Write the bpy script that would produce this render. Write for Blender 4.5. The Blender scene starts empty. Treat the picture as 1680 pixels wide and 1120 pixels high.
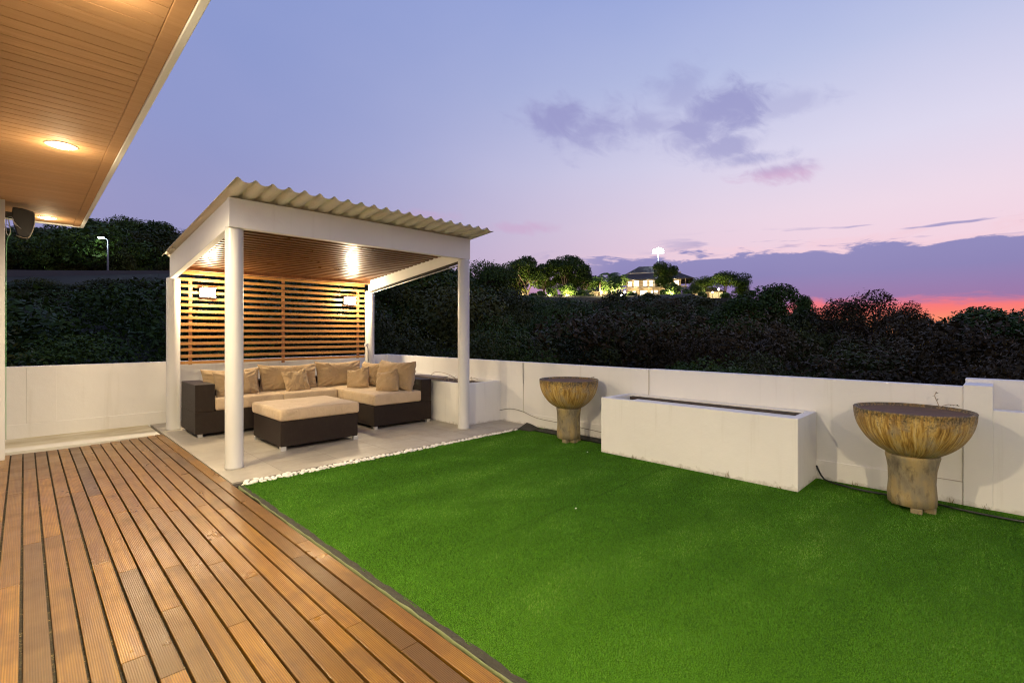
import bpy, bmesh, math, random
import numpy as np
from mathutils import Vector, Matrix, noise as mnoise
random.seed(7); rng = np.random.default_rng(11)
scene = bpy.context.scene
C = scene.collection
D = bpy.data

# ------------------------------------------------------------------ camera
CAMZ = 1.35; FPX = 805.0
YAW = math.atan2(800, 805)
FW = (math.sin(YAW), math.cos(YAW)); RT = (math.cos(YAW), -math.sin(YAW))
cd = D.cameras.new('camera'); cam = D.objects.new('camera', cd); C.objects.link(cam)
cam.location = (0, 0, CAMZ); cam.rotation_euler = (math.pi/2, 0, -YAW)
cd.sensor_width = 36; cd.lens = FPX/1680*36; cd.shift_y = -13/1680
cd.clip_start = 0.05; cd.clip_end = 6000
scene.camera = cam
scene.view_settings.view_transform = 'Standard'
scene.view_settings.look = 'None'
scene.view_settings.exposure = 0.0
scene.view_settings.gamma = 1
scene.render.resolution_x = 1024; scene.render.resolution_y = 682
scene.cycles.use_denoising = True; scene.cycles.denoising_prefilter = 'ACCURATE'; scene.cycles.filter_width = 1.15
scene.cycles.max_bounces = 7; scene.cycles.diffuse_bounces = 4

def lin(c):
    return tuple((v/255/12.92 if v/255 <= .04045 else ((v/255+.055)/1.055)**2.4) for v in c)
def azel(px, py):          # photo pixel to sky direction (degrees right of the view axis, degrees up)
    a = (px-840)/FPX; b = (547-py)/FPX
    return math.degrees(math.atan(a)), math.degrees(math.atan(b/math.hypot(1, a)))

# ------------------------------------------------------------------ dusk sky (world shader, laid out by compass direction)
class NT:
    def __init__(s, tree): s.t = tree; s.n = tree.nodes; s.l = tree.links
    def new(s, kind, **kw):
        n = s.n.new(kind)
        for k, v in kw.items(): setattr(n, k, v)
        return n
    def put(s, sock, v):
        if isinstance(v, bpy.types.NodeSocket): s.l.new(v, sock)
        elif v is not None:
            if sock.type == 'RGBA' and not isinstance(v, (int, float)) and len(v) == 3: v = tuple(v)+(1,)
            sock.default_value = v
    def m(s, op, a, b=None, c=None, clamp=False):
        n = s.new('ShaderNodeMath', operation=op, use_clamp=clamp)
        s.put(n.inputs[0], a)
        if b is not None: s.put(n.inputs[1], b)
        if c is not None: s.put(n.inputs[2], c)
        return n.outputs[0]
    def rng(s, v, a, b, c=0., d=1., smooth=False):
        n = s.new('ShaderNodeMapRange', interpolation_type='SMOOTHSTEP' if smooth else 'LINEAR')
        for i, x in enumerate((v, a, b, c, d)): s.put(n.inputs[i], x)
        return n.outputs[0]
    def comb(s, x, y, z):
        n = s.new('ShaderNodeCombineXYZ')
        for i, v in enumerate((x, y, z)): s.put(n.inputs[i], v)
        return n.outputs[0]
    def noise(s, vec, scale, detail=3, rough=.55, dist=0.):
        n = s.new('ShaderNodeTexNoise'); s.put(n.inputs['Vector'], vec)
        n.inputs['Scale'].default_value = scale; n.inputs['Detail'].default_value = detail
        n.inputs['Roughness'].default_value = rough; n.inputs['Distortion'].default_value = dist
        return n.outputs[0]
    def mix(s, f, a, b, mode='MIX'):
        n = s.new('ShaderNodeMix', data_type='RGBA', blend_type=mode)
        s.put(n.inputs[0], f); s.put(n.inputs[6], a); s.put(n.inputs[7], b)
        return n.outputs[2]
    def ramp(s, f, stops, interp='LINEAR'):
        n = s.new('ShaderNodeValToRGB'); s.put(n.inputs[0], f)
        cr = n.color_ramp; cr.interpolation = interp
        while len(cr.elements) < len(stops): cr.elements.new(.5)
        for e, (p, c) in zip(cr.elements, stops): e.position = p; e.color = tuple(c)+(1,)
        return n.outputs[0]

w = D.worlds.new('World'); scene.world = w; w.use_nodes = True
w.node_tree.nodes.clear(); k = NT(w.node_tree)
tc = k.new('ShaderNodeTexCoord')
sep = k.new('ShaderNodeSeparateXYZ'); k.l.new(tc.outputs['Generated'], sep.inputs[0])
X, Y, Z = sep.outputs
fwd = k.m('ADD', k.m('MULTIPLY', X, FW[0]), k.m('MULTIPLY', Y, FW[1]))
rgt = k.m('ADD', k.m('MULTIPLY', X, RT[0]), k.m('MULTIPLY', Y, RT[1]))
az = k.m('MULTIPLY', k.m('ARCTAN2', rgt, fwd), 57.2958)
el = k.m('MULTIPLY', k.m('ARCSINE', Z), 57.2958)
en = k.m('DIVIDE', el, 90.)
def stops(lst): return [(max(0, e/90), lin(c)) for e, c in lst]
left = k.ramp(en, stops([(0, (150, 138, 178)), (10, (149, 148, 194)), (20, (144, 153, 204)), (35, (134, 152, 208)), (60, (112, 132, 192)), (90, (95, 115, 178))]))
right = k.ramp(en, stops([(0, (255, 158, 92)), (1.2, (255, 142, 98)), (2.3, (252, 118, 110)), (3.3, (242, 116, 134)), (4.8, (240, 170, 190)), (7.5, (248, 213, 225)), (12, (242, 220, 233)), (18, (224, 219, 240)),
                          (26, (190, 198, 232)), (36, (150, 168, 222)), (60, (108, 130, 200)), (90, (95, 115, 178))]))
base = k.mix(k.rng(az, -38, 40, 0, 1, True), left, right)
# mirror the glow round to the other side of the horizon: behind the camera it fades to plain blue dusk
# clouds
P = k.comb(k.m('MULTIPLY', az, .035), k.m('MULTIPLY', el, .16), 0.3)
n1 = k.noise(P, 3.2, 5, .55, .3)
n2 = k.noise(k.comb(k.m('MULTIPLY', az, .09), k.m('MULTIPLY', el, .12), 2.3), 1.7, 5, .5, .5)
nb = k.m('SUBTRACT', n1, .5)
n3 = k.m('SUBTRACT', k.noise(k.comb(k.m('MULTIPLY', az, .11), k.m('MULTIPLY', el, .42), 7.7), 2.1, 6, .62, .5), .5)
top = k.m('ADD', 8.5, k.m('ADD', k.m('MULTIPLY', nb, 4.0), k.m('MULTIPLY', n3, 5.0)))
low = k.m('ADD', k.rng(az, 20, 30, -3, 3.0), k.m('ADD', k.m('MULTIPLY', nb, 1.2), k.m('MULTIPLY', n3, 2.4)))
b1 = k.rng(k.m('SUBTRACT', top, el), -.1, .6, 0, 1, True)
b2 = k.rng(k.m('SUBTRACT', el, low), -.35, .6, 0, 1, True)
edge = k.m('MULTIPLY', k.m('MULTIPLY', k.rng(k.m('SUBTRACT', top, el), -.9, 0, 0, 1, True), k.rng(k.m('SUBTRACT', top, el), .1, .5, 1, 0, True)), k.rng(az, 5, 25, 0, .55))
b3 = k.rng(az, 0, 13, 0, 1, True)
band = k.m('MULTIPLY', k.m('MULTIPLY', b1, b2), b3)
# loose streaks above the bank
st = k.rng(k.noise(k.comb(k.m('MULTIPLY', az, .05), k.m('MULTIPLY', el, .5), 5.1), 2.6, 4, .5), .56, .66, 0, .8, True)
st = k.m('MULTIPLY', st, k.m('MULTIPLY', k.rng(k.m('ABSOLUTE', k.m('SUBTRACT', el, 9.3)), .4, 1.7, 1, 0, True), k.rng(az, 14, 24, 0, 1)))
band = k.m('MAXIMUM', band, st)
cband = k.ramp(k.m('DIVIDE', el, 12.), [(0, lin((180, 108, 146))), (.28, lin((146, 116, 168))), (.5, lin((130, 126, 180))), (.85, lin((140, 138, 192)))])
base = k.mix(edge, base, lin((246, 208, 218)))
base = k.mix(k.m('MULTIPLY', k.rng(az, 18, 32, 1, 0, True), k.rng(el, 4, 6, .75, 0)), base, lin((186, 128, 172)))
col = k.mix(k.m('MULTIPLY', band, .95), base, cband)
blobs = [(925, 197, 4.4, 2.4, 1.), (985, 215, 6.0, 2.4, .85), (1060, 205, 6, 1.7, .6), (1180, 182, 5.0, 2.7, 1.), (1145, 215, 4.8, 2.4, .9), (1185, 242, 4.4, 1.5, .85), (1232, 262, 3.6, .9, .8), (1112, 150, 3.6, 3.0, .5),
         (1268, 284, 4.0, 1.0, .95), (850, 374, 4.4, .75, .6), (700, 355, 3.5, .6, .4), (1270, 178, 5, 1.2, .4)]
n4 = k.m('SUBTRACT', k.noise(k.comb(k.m('MULTIPLY', az, .10), k.m('MULTIPLY', k.m('ADD', el, k.m('MULTIPLY', az, .35)), .15), 12.4), 3.0, 7, .62, .6), .5)
cm = None
for bx_, by_, ra, re_, s_ in blobs:
    a0, e0 = azel(bx_, by_)
    d = k.m('SQRT', k.m('ADD', k.m('POWER', k.m('DIVIDE', k.m('SUBTRACT', az, a0), ra), 2.), k.m('POWER', k.m('DIVIDE', k.m('SUBTRACT', el, e0), re_), 2.)))
    v = k.m('SUBTRACT', 1.25, k.m('ADD', d, k.m('ADD', k.m('MULTIPLY', k.m('SUBTRACT', n2, .5), -1.5), k.m('MULTIPLY', n4, -2.3))))
    v = k.m('MULTIPLY', k.rng(v, -.05, 1.05, 0, 1, True), s_)
    cm = v if cm is None else k.m('MAXIMUM', cm, v)
ccol = k.mix(k.rng(el, 15.8, 17.4, 0, 1), lin((206, 162, 200)), lin((146, 146, 198)))
col = k.mix(k.m('MULTIPLY', cm, .78), col, ccol)
# soft wide unevenness so the gradient is not perfectly clean
col = k.mix(.05, col, k.ramp(k.noise(k.comb(k.m('MULTIPLY', az, .03), k.m('MULTIPLY', el, .05), 9.), 1.4, 3), [(.3, lin((140, 145, 200))), (.7, lin((240, 215, 232)))]))
col = k.mix(k.rng(el, -2, 0, 1, 0), col, lin((52, 46, 58)))
bg = k.new('ShaderNodeBackground'); k.put(bg.inputs[0], col); bg.inputs[1].default_value = 1.0
wo = k.new('ShaderNodeOutputWorld'); k.l.new(bg.outputs[0], wo.inputs[0])
w.cycles.sampling_method = 'MANUAL'; w.cycles.sample_map_resolution = 512

WARM = (1.0, .81, .50); NEUT = (1.0, .80, .50); COOL = (.75, .9, 1.0)
P_WALL = 98.

# ------------------------------------------------------------------ helpers
def tag(o, label=None, cat=None, group=None, kind=None):
    if label: o['label'] = label
    if cat: o['category'] = cat
    if group: o['group'] = group
    if kind: o['kind'] = kind
    return o
def thing(name, label, cat, loc=(0, 0, 0), rz=0, group=None):
    o = D.objects.new(name, None); C.objects.link(o); o.location = loc; o.rotation_euler = (0, 0, rz)
    o.empty_display_size = .1
    return tag(o, label, cat, group)
def finish(name, me, mats, parent=None, local=False, smooth=False, bevel=0, seg=2):
    if not isinstance(mats, (list, tuple)): mats = [mats]
    for m_ in mats: me.materials.append(m_)
    o = D.objects.new(name, me); C.objects.link(o)
    if parent is not None:
        o.parent = parent
        if not local:
            p = parent; off = Vector((0, 0, 0))
            while p is not None: off += Vector(p.location); p = p.parent
            me.transform(Matrix.Translation(-off))
    if smooth: me.polygons.foreach_set('use_smooth', [True]*len(me.polygons))
    if bevel:
        b = o.modifiers.new('bevel', 'BEVEL'); b.width = bevel; b.segments = seg; b.limit_method = 'ANGLE'; b.angle_limit = math.radians(40)
    return o
def obj(name, bm, mat, parent=None, local=False, smooth=False, bevel=0, seg=2):
    me = D.meshes.new(name); bm.normal_update(); bm.to_mesh(me); bm.free()
    return finish(name, me, mat, parent, local, smooth, bevel, seg)
def box(bm, x0, x1, y0, y1, z0, z1, mi=0):
    v = [bm.verts.new(p) for p in ((x0, y0, z0), (x1, y0, z0), (x1, y1, z0), (x0, y1, z0), (x0, y0, z1), (x1, y0, z1), (x1, y1, z1), (x0, y1, z1))]
    for f in ((3, 2, 1, 0), (4, 5, 6, 7), (0, 1, 5, 4), (1, 2, 6, 5), (2, 3, 7, 6), (3, 0, 4, 7)):
        bm.faces.new([v[i] for i in f]).material_index = mi
    return v
def bx(*a):
    bm = bmesh.new(); box(bm, *a); return bm
def hexa(bm, pts):      # 8 points, same order as box
    v = [bm.verts.new(p) for p in pts]
    for f in ((3, 2, 1, 0), (4, 5, 6, 7), (0, 1, 5, 4), (1, 2, 6, 5), (2, 3, 7, 6), (3, 0, 4, 7)):
        bm.faces.new([v[i] for i in f])
def lathe(bm, prof, cx=0, cy=0, n=48, wob=0):
    rings = []
    for r, z in prof:
        ring = []
        for i in range(n):
            a = 2*math.pi*i/n
            rr = r*(1+wob*mnoise.noise(Vector((math.cos(a)*1.3, math.sin(a)*1.3, z*3))))
            ring.append(bm.verts.new((cx+rr*math.cos(a), cy+rr*math.sin(a), z)))
        rings.append(ring)
    for a, b in zip(rings, rings[1:]):
        for i in range(n):
            bm.faces.new((a[i], a[(i+1) % n], b[(i+1) % n], b[i]))
    bm.faces.new(rings[0][::-1]); bm.faces.new(rings[-1])
def tube(bm, pts, rad, n=8):
    pts = [Vector(p) for p in pts]; rings = []
    if not isinstance(rad, (list, tuple)): rad = [rad]*len(pts)
    for i, p in enumerate(pts):
        t = (pts[min(i+1, len(pts)-1)]-pts[max(i-1, 0)]).normalized()
        a = t.orthogonal().normalized() if i == 0 else (a_-t*a_.dot(t)).normalized()
        a_ = a; b = t.cross(a)
        rings.append([bm.verts.new(p+(a*math.cos(2*math.pi*j/n)+b*math.sin(2*math.pi*j/n))*rad[i]) for j in range(n)])
    for A, B in zip(rings, rings[1:]):
        for j in range(n): bm.faces.new((A[j], A[(j+1) % n], B[(j+1) % n], B[j]))
    bm.faces.new(rings[0][::-1]); bm.faces.new(rings[-1])
def lamp(parent, loc, power, color, radius=.04, kind='POINT', local=None):
    l = D.lights.new('lamp_light', kind); l.energy = power; l.color = color
    l.shadow_soft_size = radius
    o = D.objects.new('lamp_light', l); C.objects.link(o)
    o.parent = parent; o.location = Vector(loc)-Vector(parent.location)
    return o

# ------------------------------------------------------------------ materials
def mat(name):
    m_ = D.materials.new(name); m_.use_nodes = True; m_.node_tree.nodes.clear(); n = NT(m_.node_tree)
    bs = n.new('ShaderNodeBsdfPrincipled'); out = n.new('ShaderNodeOutputMaterial'); n.l.new(bs.outputs[0], out.inputs[0])
    return m_, n, bs
def bump(n, bs, h, strength, dist=.01):
    b = n.new('ShaderNodeBump'); b.inputs['Strength'].default_value = strength; b.inputs['Distance'].default_value = dist
    n.put(b.inputs['Height'], h); n.l.new(b.outputs[0], bs.inputs['Normal'])
def coords(n, kind='Object', scale=(1, 1, 1)):
    t = n.new('ShaderNodeTexCoord'); mp = n.new('ShaderNodeMapping'); mp.inputs['Scale'].default_value = scale
    n.l.new(t.outputs[kind], mp.inputs[0]); return mp.outputs[0]
def wpos(n, scale=(1, 1, 1)):
    g = n.new('ShaderNodeNewGeometry'); mp = n.new('ShaderNodeMapping'); mp.inputs['Scale'].default_value = scale
    n.l.new(g.outputs['Position'], mp.inputs[0]); return mp.outputs[0]
def simple(name, c, rough=.6, metal=0, var=.12, scale=8, bmp=0., bscale=60):
    m_, n, bs = mat(name); v = wpos(n)
    f = n.noise(v, scale, 4)
    a = tuple(x*(1-var) for x in c); b = tuple(min(1, x*(1+var)) for x in c)
    n.put(bs.inputs['Base Color'], n.mix(f, a, b)); bs.inputs['Roughness'].default_value = rough; bs.inputs['Metallic'].default_value = metal
    if bmp: bump(n, bs, n.noise(v, bscale, 4), bmp, .004)
    return m_
def emit(name, c, s):
    m_, n, bs = mat(name); bs.inputs['Base Color'].default_value = (.8, .8, .8, 1)
    bs.inputs['Emission Color'].default_value = tuple(c)+(1,); bs.inputs['Emission Strength'].default_value = s
    m_.cycles.emission_sampling = 'NONE'      # each fixture carries its own lamp
    return m_

def white_paint(name, c=(.78, .765, .73), dirt=.5, base_dirt=True):
    m_, n, bs = mat(name); v = wpos(n)
    big = n.noise(v, .9, 4); fine = n.noise(v, 7, 5, .6)
    col = n.mix(n.rng(big, .35, .7), tuple(x*.93 for x in c), c)
    streak = n.noise(wpos(n, (9, 9, .55)), 1.3, 5, .6)
    col = n.mix(n.m('MULTIPLY', n.rng(streak, .56, .78, 0, 1, True), .40*dirt), col, (.42, .38, .30))
    if base_dirt:
        s = n.new('ShaderNodeSeparateXYZ'); n.l.new(v, s.inputs[0])
        h = n.m('SUBTRACT', n.m('ADD', .015, n.m('MULTIPLY', n.m('SUBTRACT', n.noise(v, 14, 5, .65), .45), .14)), s.outputs[2])
        col = n.mix(n.m('MULTIPLY', n.rng(h, 0, .03, 0, 1), .75*dirt), col, (.20, .16, .11))
    n.put(bs.inputs['Base Color'], col); bs.inputs['Roughness'].default_value = .62
    bump(n, bs, n.m('ADD', n.m('MULTIPLY', big, 2.), n.m('ADD', fine, n.m('MULTIPLY', n.noise(v, 90, 2), .2))), .6, .006)
    return m_
MW = white_paint('white_render')
MWB = white_paint('white_render_back', (.72, .70, .66), .5, False)
MCOL = simple('column_paint', (.58, .572, .555), .38, var=.03, scale=2, bmp=.12, bscale=14)
MBEAM = white_paint('beam_paint', (.76, .74, .70), .35, False)

def wood(name, axis, tones, rough, groove=0., gloss=.5, gscale=1.):
    # grain runs along axis (0 = X, 1 = Y); 'tone' attribute shifts each board
    m_, n, bs = mat(name)
    sc = [26, 26, 26]; sc[axis] = 1.3
    at = n.new('ShaderNodeAttribute'); at.attribute_name = 'tone'
    pos = wpos(n)
    off = n.new('ShaderNodeVectorMath', operation='ADD'); n.l.new(pos, off.inputs[0])
    n.put(off.inputs[1], n.comb(n.m('MULTIPLY', at.outputs['Fac'], 37.), n.m('MULTIPLY', at.outputs['Fac'], 23.), 0.))
    mp = n.new('ShaderNodeMapping'); mp.inputs['Scale'].default_value = [s*gscale for s in sc]; n.l.new(off.outputs[0], mp.inputs[0])
    g = n.noise(mp.outputs[0], 1.6, 6, .62, .4)
    big = n.noise(off.outputs[0], 2.1, 4, .6)
    c1 = n.ramp(g, [(.25, tones[0]), (.5, tones[1]), (.75, tones[2])])
    c2 = n.mix(n.rng(at.outputs['Fac'], .1, 1, 0, .9), c1, tones[3])
    c3 = n.mix(n.m('MULTIPLY', n.rng(big, .50, .70, 0, 1, True), .55), c2, tones[4])
    c3 = n.mix(n.m('MULTIPLY', n.rng(n.noise(off.outputs[0], 9, 5, .7, .5), .60, .74, 0, 1, True), .45), c3, tones[4])
    n.put(bs.inputs['Base Color'], c3)
    n.put(bs.inputs['Roughness'], n.rng(big, .3, .7, rough-.08, rough+.12)); bs.inputs['Specular IOR Level'].default_value = gloss
    h = n.m('MULTIPLY', g, .14 if groove else .5)
    if groove:
        s = n.new('ShaderNodeSeparateXYZ'); n.l.new(pos, s.inputs[0])
        wv = n.m('SINE', n.m('MULTIPLY', s.outputs[1-axis], 2*math.pi/groove))
        h = n.m('ADD', h, n.m('MULTIPLY', wv, .28))
        c3 = n.mix(n.rng(wv, -1, .3, .62, 0), c3, tones[4]); n.put(bs.inputs['Base Color'], c3)  # ribs drawn in colour: groove bottoms darkened to stand for their shade
    bump(n, bs, h, .5 if groove else .25, .0022)
    return m_
MDECK = wood('deck_wood', 1, [(.115, .042, .002), (.215, .098, .005), (.315, .165, .010), (.085, .045, .008), (.060, .026, .005)], .34, .0080, .45)
MSOF = wood('soffit_wood', 0, [(.36, .19, .085), (.43, .24, .115), (.50, .29, .145), (.38, .21, .10), (.40, .235, .13)], .72, 0, .2)
MSLAT = wood('slat_wood', 0, [(.20, .085, .022), (.34, .165, .045), (.44, .24, .075), (.25, .115, .034), (.19, .08, .024)], .34, 0, .5)
MBAT = wood('batten_wood', 2, [(.20, .085, .03), (.28, .12, .045), (.36, .17, .06), (.22, .10, .04), (.18, .08, .03)], .40, 0, .5)
MCEIL = wood('ceiling_wood', 0, [(.08, .032, .010), (.125, .052, .017), (.18, .080, .028), (.11, .045, .016), (.09, .038, .014)], .33, 0, .55)

def patio_mat():
    m_, n, bs = mat('patio_tiles'); v = wpos(n)
    br = n.new('ShaderNodeTexBrick'); n.l.new(v, br.inputs['Vector']); br.offset = 0
    br.inputs['Scale'].default_value = 1; br.inputs['Brick Width'].default_value = .6; br.inputs['Row Height'].default_value = .6
    br.inputs['Mortar Size'].default_value = .0035; br.inputs['Mortar Smooth'].default_value = .4
    br.inputs['Color1'].default_value = (.40, .36, .295, 1); br.inputs['Color2'].default_value = (.32, .285, .235, 1); br.inputs['Mortar'].default_value = (.17, .155, .135, 1)
    f = n.noise(v, 1.7, 5, .62); f2 = n.noise(v, 11, 5, .65)
    col = n.mix(n.rng(f, .35, .7, 0, .5), br.outputs[0], (.24, .205, .155))
    col = n.mix(n.rng(f2, .45, .8, 0, .35), col, (.42, .385, .32))
    n.put(bs.inputs['Base Color'], col); n.put(bs.inputs['Roughness'], n.rng(f, .3, .7, .38, .68))
    bump(n, bs, n.m('ADD', n.m('MULTIPLY', br.outputs[1], -3.), f2), .3, .003)
    return m_
MPAT = patio_mat()
def conc_mat():
    m_, n, bs = mat('cream_concrete'); v = wpos(n)
    f = n.noise(wpos(n, (.6, 1.6, 1)), 2.2, 6, .65, .4); s = n.new('ShaderNodeSeparateXYZ'); n.l.new(v, s.inputs[0])
    col = n.ramp(f, [(.3, (.34, .27, .15)), (.5, (.48, .42, .28)), (.7, (.60, .56, .44))])
    e = n.rng(n.m('ADD', s.outputs[1], n.m('MULTIPLY', n.m('SUBTRACT', f, .5), .3)), 8.22, 8.34, 1, 0)
    col = n.mix(n.m('MULTIPLY', e, .8), col, (.64, .61, .54))
    n.put(bs.inputs['Base Color'], col); bs.inputs['Roughness'].default_value = .6
    bump(n, bs, n.noise(v, 30, 5), .4, .004)
    return m_
MCON = conc_mat()
MJOINT = simple('joint_grey', (.42, .38, .32), .8)
MDARK = simple('dark_earth', (.025, .02, .014), .9, var=.5, scale=30, bmp=.8, bscale=40)
def debris():
    m_, n, bs = mat('earth_and_debris'); v = wpos(n)
    f = n.noise(v, 45, 4, .75); g = n.noise(v, 7, 3)
    n.put(bs.inputs['Base Color'], n.ramp(n.m('ADD', f, n.m('MULTIPLY', n.m('SUBTRACT', g, .5), .3)), [(.45, (.012, .008, .004)), (.62, (.05, .035, .016)), (.70, (.30, .22, .10)), (.8, (.45, .38, .22))])); bs.inputs['Roughness'].default_value = .9
    return m_
MDEB = debris()
MSOIL = simple('planter_soil', (.055, .036, .024), .92, var=.55, scale=22, bmp=1., bscale=45)
MSLAB = simple('slab_concrete', (.25, .24, .22), .8, var=.2, scale=2)

def turf_mat():
    m_, n, bs = mat('turf_green'); v = wpos(n)
    at = n.new('ShaderNodeAttribute'); at.attribute_name = 'tone'
    f = n.noise(wpos(n, (.8, 1.6, 1)), 2.0, 5, .65, .4)
    c = n.ramp(at.outputs['Fac'], [(0, (.009, .036, .005)), (.4, (.050, .155, .012)), (.75, (.115, .29, .030)), (1, (.30, .42, .10))])
    c = n.mix(n.rng(f, .40, .62, 0, .62), c, (.026, .085, .010))
    n.put(bs.inputs['Base Color'], c); bs.inputs['Roughness'].default_value = .48
    bs.inputs['Specular IOR Level'].default_value = .06
    return m_
MTURF = turf_mat()
def turfbase():
    m_, n, bs = mat('turf_backing'); v = wpos(n)
    f = n.noise(v, 240, 2, .8)
    n.put(bs.inputs['Base Color'], n.ramp(f, [(.40, (.006, .020, .003)), (.5, (.042, .120, .008)), (.62, (.12, .28, .022))])); bs.inputs['Roughness'].default_value = .9; bs.inputs['Specular IOR Level'].default_value = .0
    return m_
MTB = turfbase()
MPEB = simple('white_pebble', (.72, .68, .61), .55, var=.18, scale=40, bmp=.4, bscale=90)
MOLIVE = simple('olive_edging', (.13, .15, .06), .7, var=.35, scale=14, bmp=.5, bscale=60)
MFRAY = simple('frayed_backing', (.030, .027, .019), .9, var=.7, scale=70, bmp=.9, bscale=150)

def wicker():
    m_, n, bs = mat('brown_wicker'); v = wpos(n)
    s = n.new('ShaderNodeSeparateXYZ'); n.l.new(v, s.inputs[0])
    u = n.m('ADD', s.outputs[0], s.outputs[1])
    a = n.m('SINE', n.m('MULTIPLY', u, 2*math.pi/.022)); b = n.m('SINE', n.m('MULTIPLY', s.outputs[2], 2*math.pi/.011))
    h = n.m('ADD', n.m('MULTIPLY', a, b), n.m('MULTIPLY', n.m('ABSOLUTE', a), .6))
    f = n.noise(v, 25, 4)
    col = n.mix(n.rng(h, -1, 1.3), (.007, .004, .0028), (.028, .017, .011))
    col = n.mix(n.rng(f, .5, .8, 0, .3), col, (.05, .032, .02))
    n.put(bs.inputs['Base Color'], col); bs.inputs['Roughness'].default_value = .5; bs.inputs['Specular IOR Level'].default_value = .22
    bump(n, bs, h, .7, .003)
    return m_
MWICK = wicker()
def fabric(name, c):
    m_, n, bs = mat(name); v = wpos(n)
    f = n.noise(v, 5, 4); t = n.noise(v, 420, 2)
    col = n.mix(n.rng(f, .35, .7), tuple(x*.86 for x in c), c)
    n.put(bs.inputs['Base Color'], col); bs.inputs['Roughness'].default_value = .85
    bs.inputs['Sheen Weight'].default_value = .15
    wr = n.noise(wpos(n, (1, 1, .8)), 9, 4, .55, 1.2)
    bump(n, bs, n.m('ADD', n.m('MULTIPLY', wr, 1.), n.m('MULTIPLY', t, .06)), .8, .025)
    return m_
MFAB = fabric('tan_fabric', (.54, .40, .25))
MPILL = fabric('pillow_fabric', (.355, .245, .13))
MALU = simple('foot_metal', (.62, .62, .60), .35, metal=.6, var=.08)
MBLACK = simple('black_plastic', (.016, .016, .016), .42, var=.2)
MGRILLE = simple('speaker_grille', (.02, .02, .02), .6, var=.3, scale=90, bmp=.6, bscale=400)
MRIM = simple('light_rim', (.62, .55, .40), .4)
MCABLE = simple('white_cable', (.66, .66, .60), .5); MGCABLE = simple('green_cable', (.16, .42, .16), .5)
MHOSE = simple('black_hose', (.012, .013, .011), .35)
MGALV = simple('galvanised', (.36, .37, .38), .4, metal=.7)
def glaze():
    m_, n, bs = mat('streaked_glaze')
    t = n.new('ShaderNodeTexCoord'); s = n.new('ShaderNodeSeparateXYZ'); n.l.new(t.outputs['Object'], s.inputs[0])
    th = n.m('ARCTAN2', s.outputs[1], s.outputs[0]); cx_ = n.m('COSINE', th); sx_ = n.m('SINE', th)
    z = s.outputs[2]
    wob = n.m('MULTIPLY', n.m('SUBTRACT', n.noise(t.outputs['Object'], 5, 4), .5), .9)
    th = n.m('ADD', th, n.m('MULTIPLY', wob, .12)); cx_ = n.m('COSINE', th); sx_ = n.m('SINE', th)
    sv = n.comb(n.m('MULTIPLY', cx_, 5.), n.m('MULTIPLY', sx_, 5.), n.m('MULTIPLY', z, 2.0))
    st_ = n.noise(sv, 3.2, 6, .62, .2)
    sf = n.noise(n.comb(n.m('MULTIPLY', cx_, 5.), n.m('MULTIPLY', sx_, 5.), n.m('MULTIPLY', z, 1.1)), 9, 4, .6, .1)
    bl = n.noise(n.comb(n.m('MULTIPLY', cx_, 1.), n.m('MULTIPLY', sx_, 1.), n.m('MULTIPLY', z, 2.2)), 3.4, 5, .6, .2)
    gr = n.noise(t.outputs['Object'], 55, 4, .7)
    col = n.ramp(st_, [(.3, (.13, .065, .014)), (.45, (.34, .20, .045)), (.56, (.50, .34, .10)), (.72, (.55, .45, .26))])
    col = n.mix(n.rng(sf, .50, .66, 0, .75), col, (.12, .058, .012))
    col = n.mix(n.rng(bl, .48, .64, 0, .7), col, (.29, .245, .18))
    # algae and grime: hangs in a ragged band below the rim and at a few places lower
    att = n.new('ShaderNodeAttribute'); att.attribute_name = 'grime'
    g = n.m('ADD', n.m('MULTIPLY', att.outputs['Fac'], .80), n.m('MULTIPLY', n.m('SUBTRACT', n.m('ADD', n.m('MULTIPLY', st_, .6), n.m('MULTIPLY', bl, .5)), .55), 2.6))
    g = n.m('ADD', g, n.m('MULTIPLY', n.m('SUBTRACT', gr, .5), 1.5))
    col = n.mix(n.m('MULTIPLY', n.rng(g, .35, .85, 0, 1), .9), col, (.034, .025, .014))
    n.put(bs.inputs['Base Color'], col); n.put(bs.inputs['Roughness'], n.rng(gr, .3, .7, .42, .75))
    bump(n, bs, n.m('ADD', n.m('MULTIPLY', sf, .8), gr), .45, .006)
    return m_
MGLAZE = glaze()
MRUST = simple('rusty_water_surface', (.10, .048, .026), .85, var=.45, scale=7, bmp=.5, bscale=30)
def corr_mat():
    m_, n, bs = mat('cream_sheet'); v = wpos(n)
    f = n.noise(wpos(n, (7, .7, 2)), 1.8, 6, .65); g = n.noise(v, 35, 4, .6)
    col = n.ramp(f, [(.3, (.62, .53, .37)), (.5, (.74, .67, .52)), (.75, (.78, .73, .61))])
    col = n.mix(n.rng(g, .6, .8, 0, .5), col, (.28, .21, .12))
    n.put(bs.inputs['Base Color'], col); bs.inputs['Roughness'].default_value = .55
    bump(n, bs, g, .2, .003)
    return m_
MCORR = corr_mat()

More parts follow.
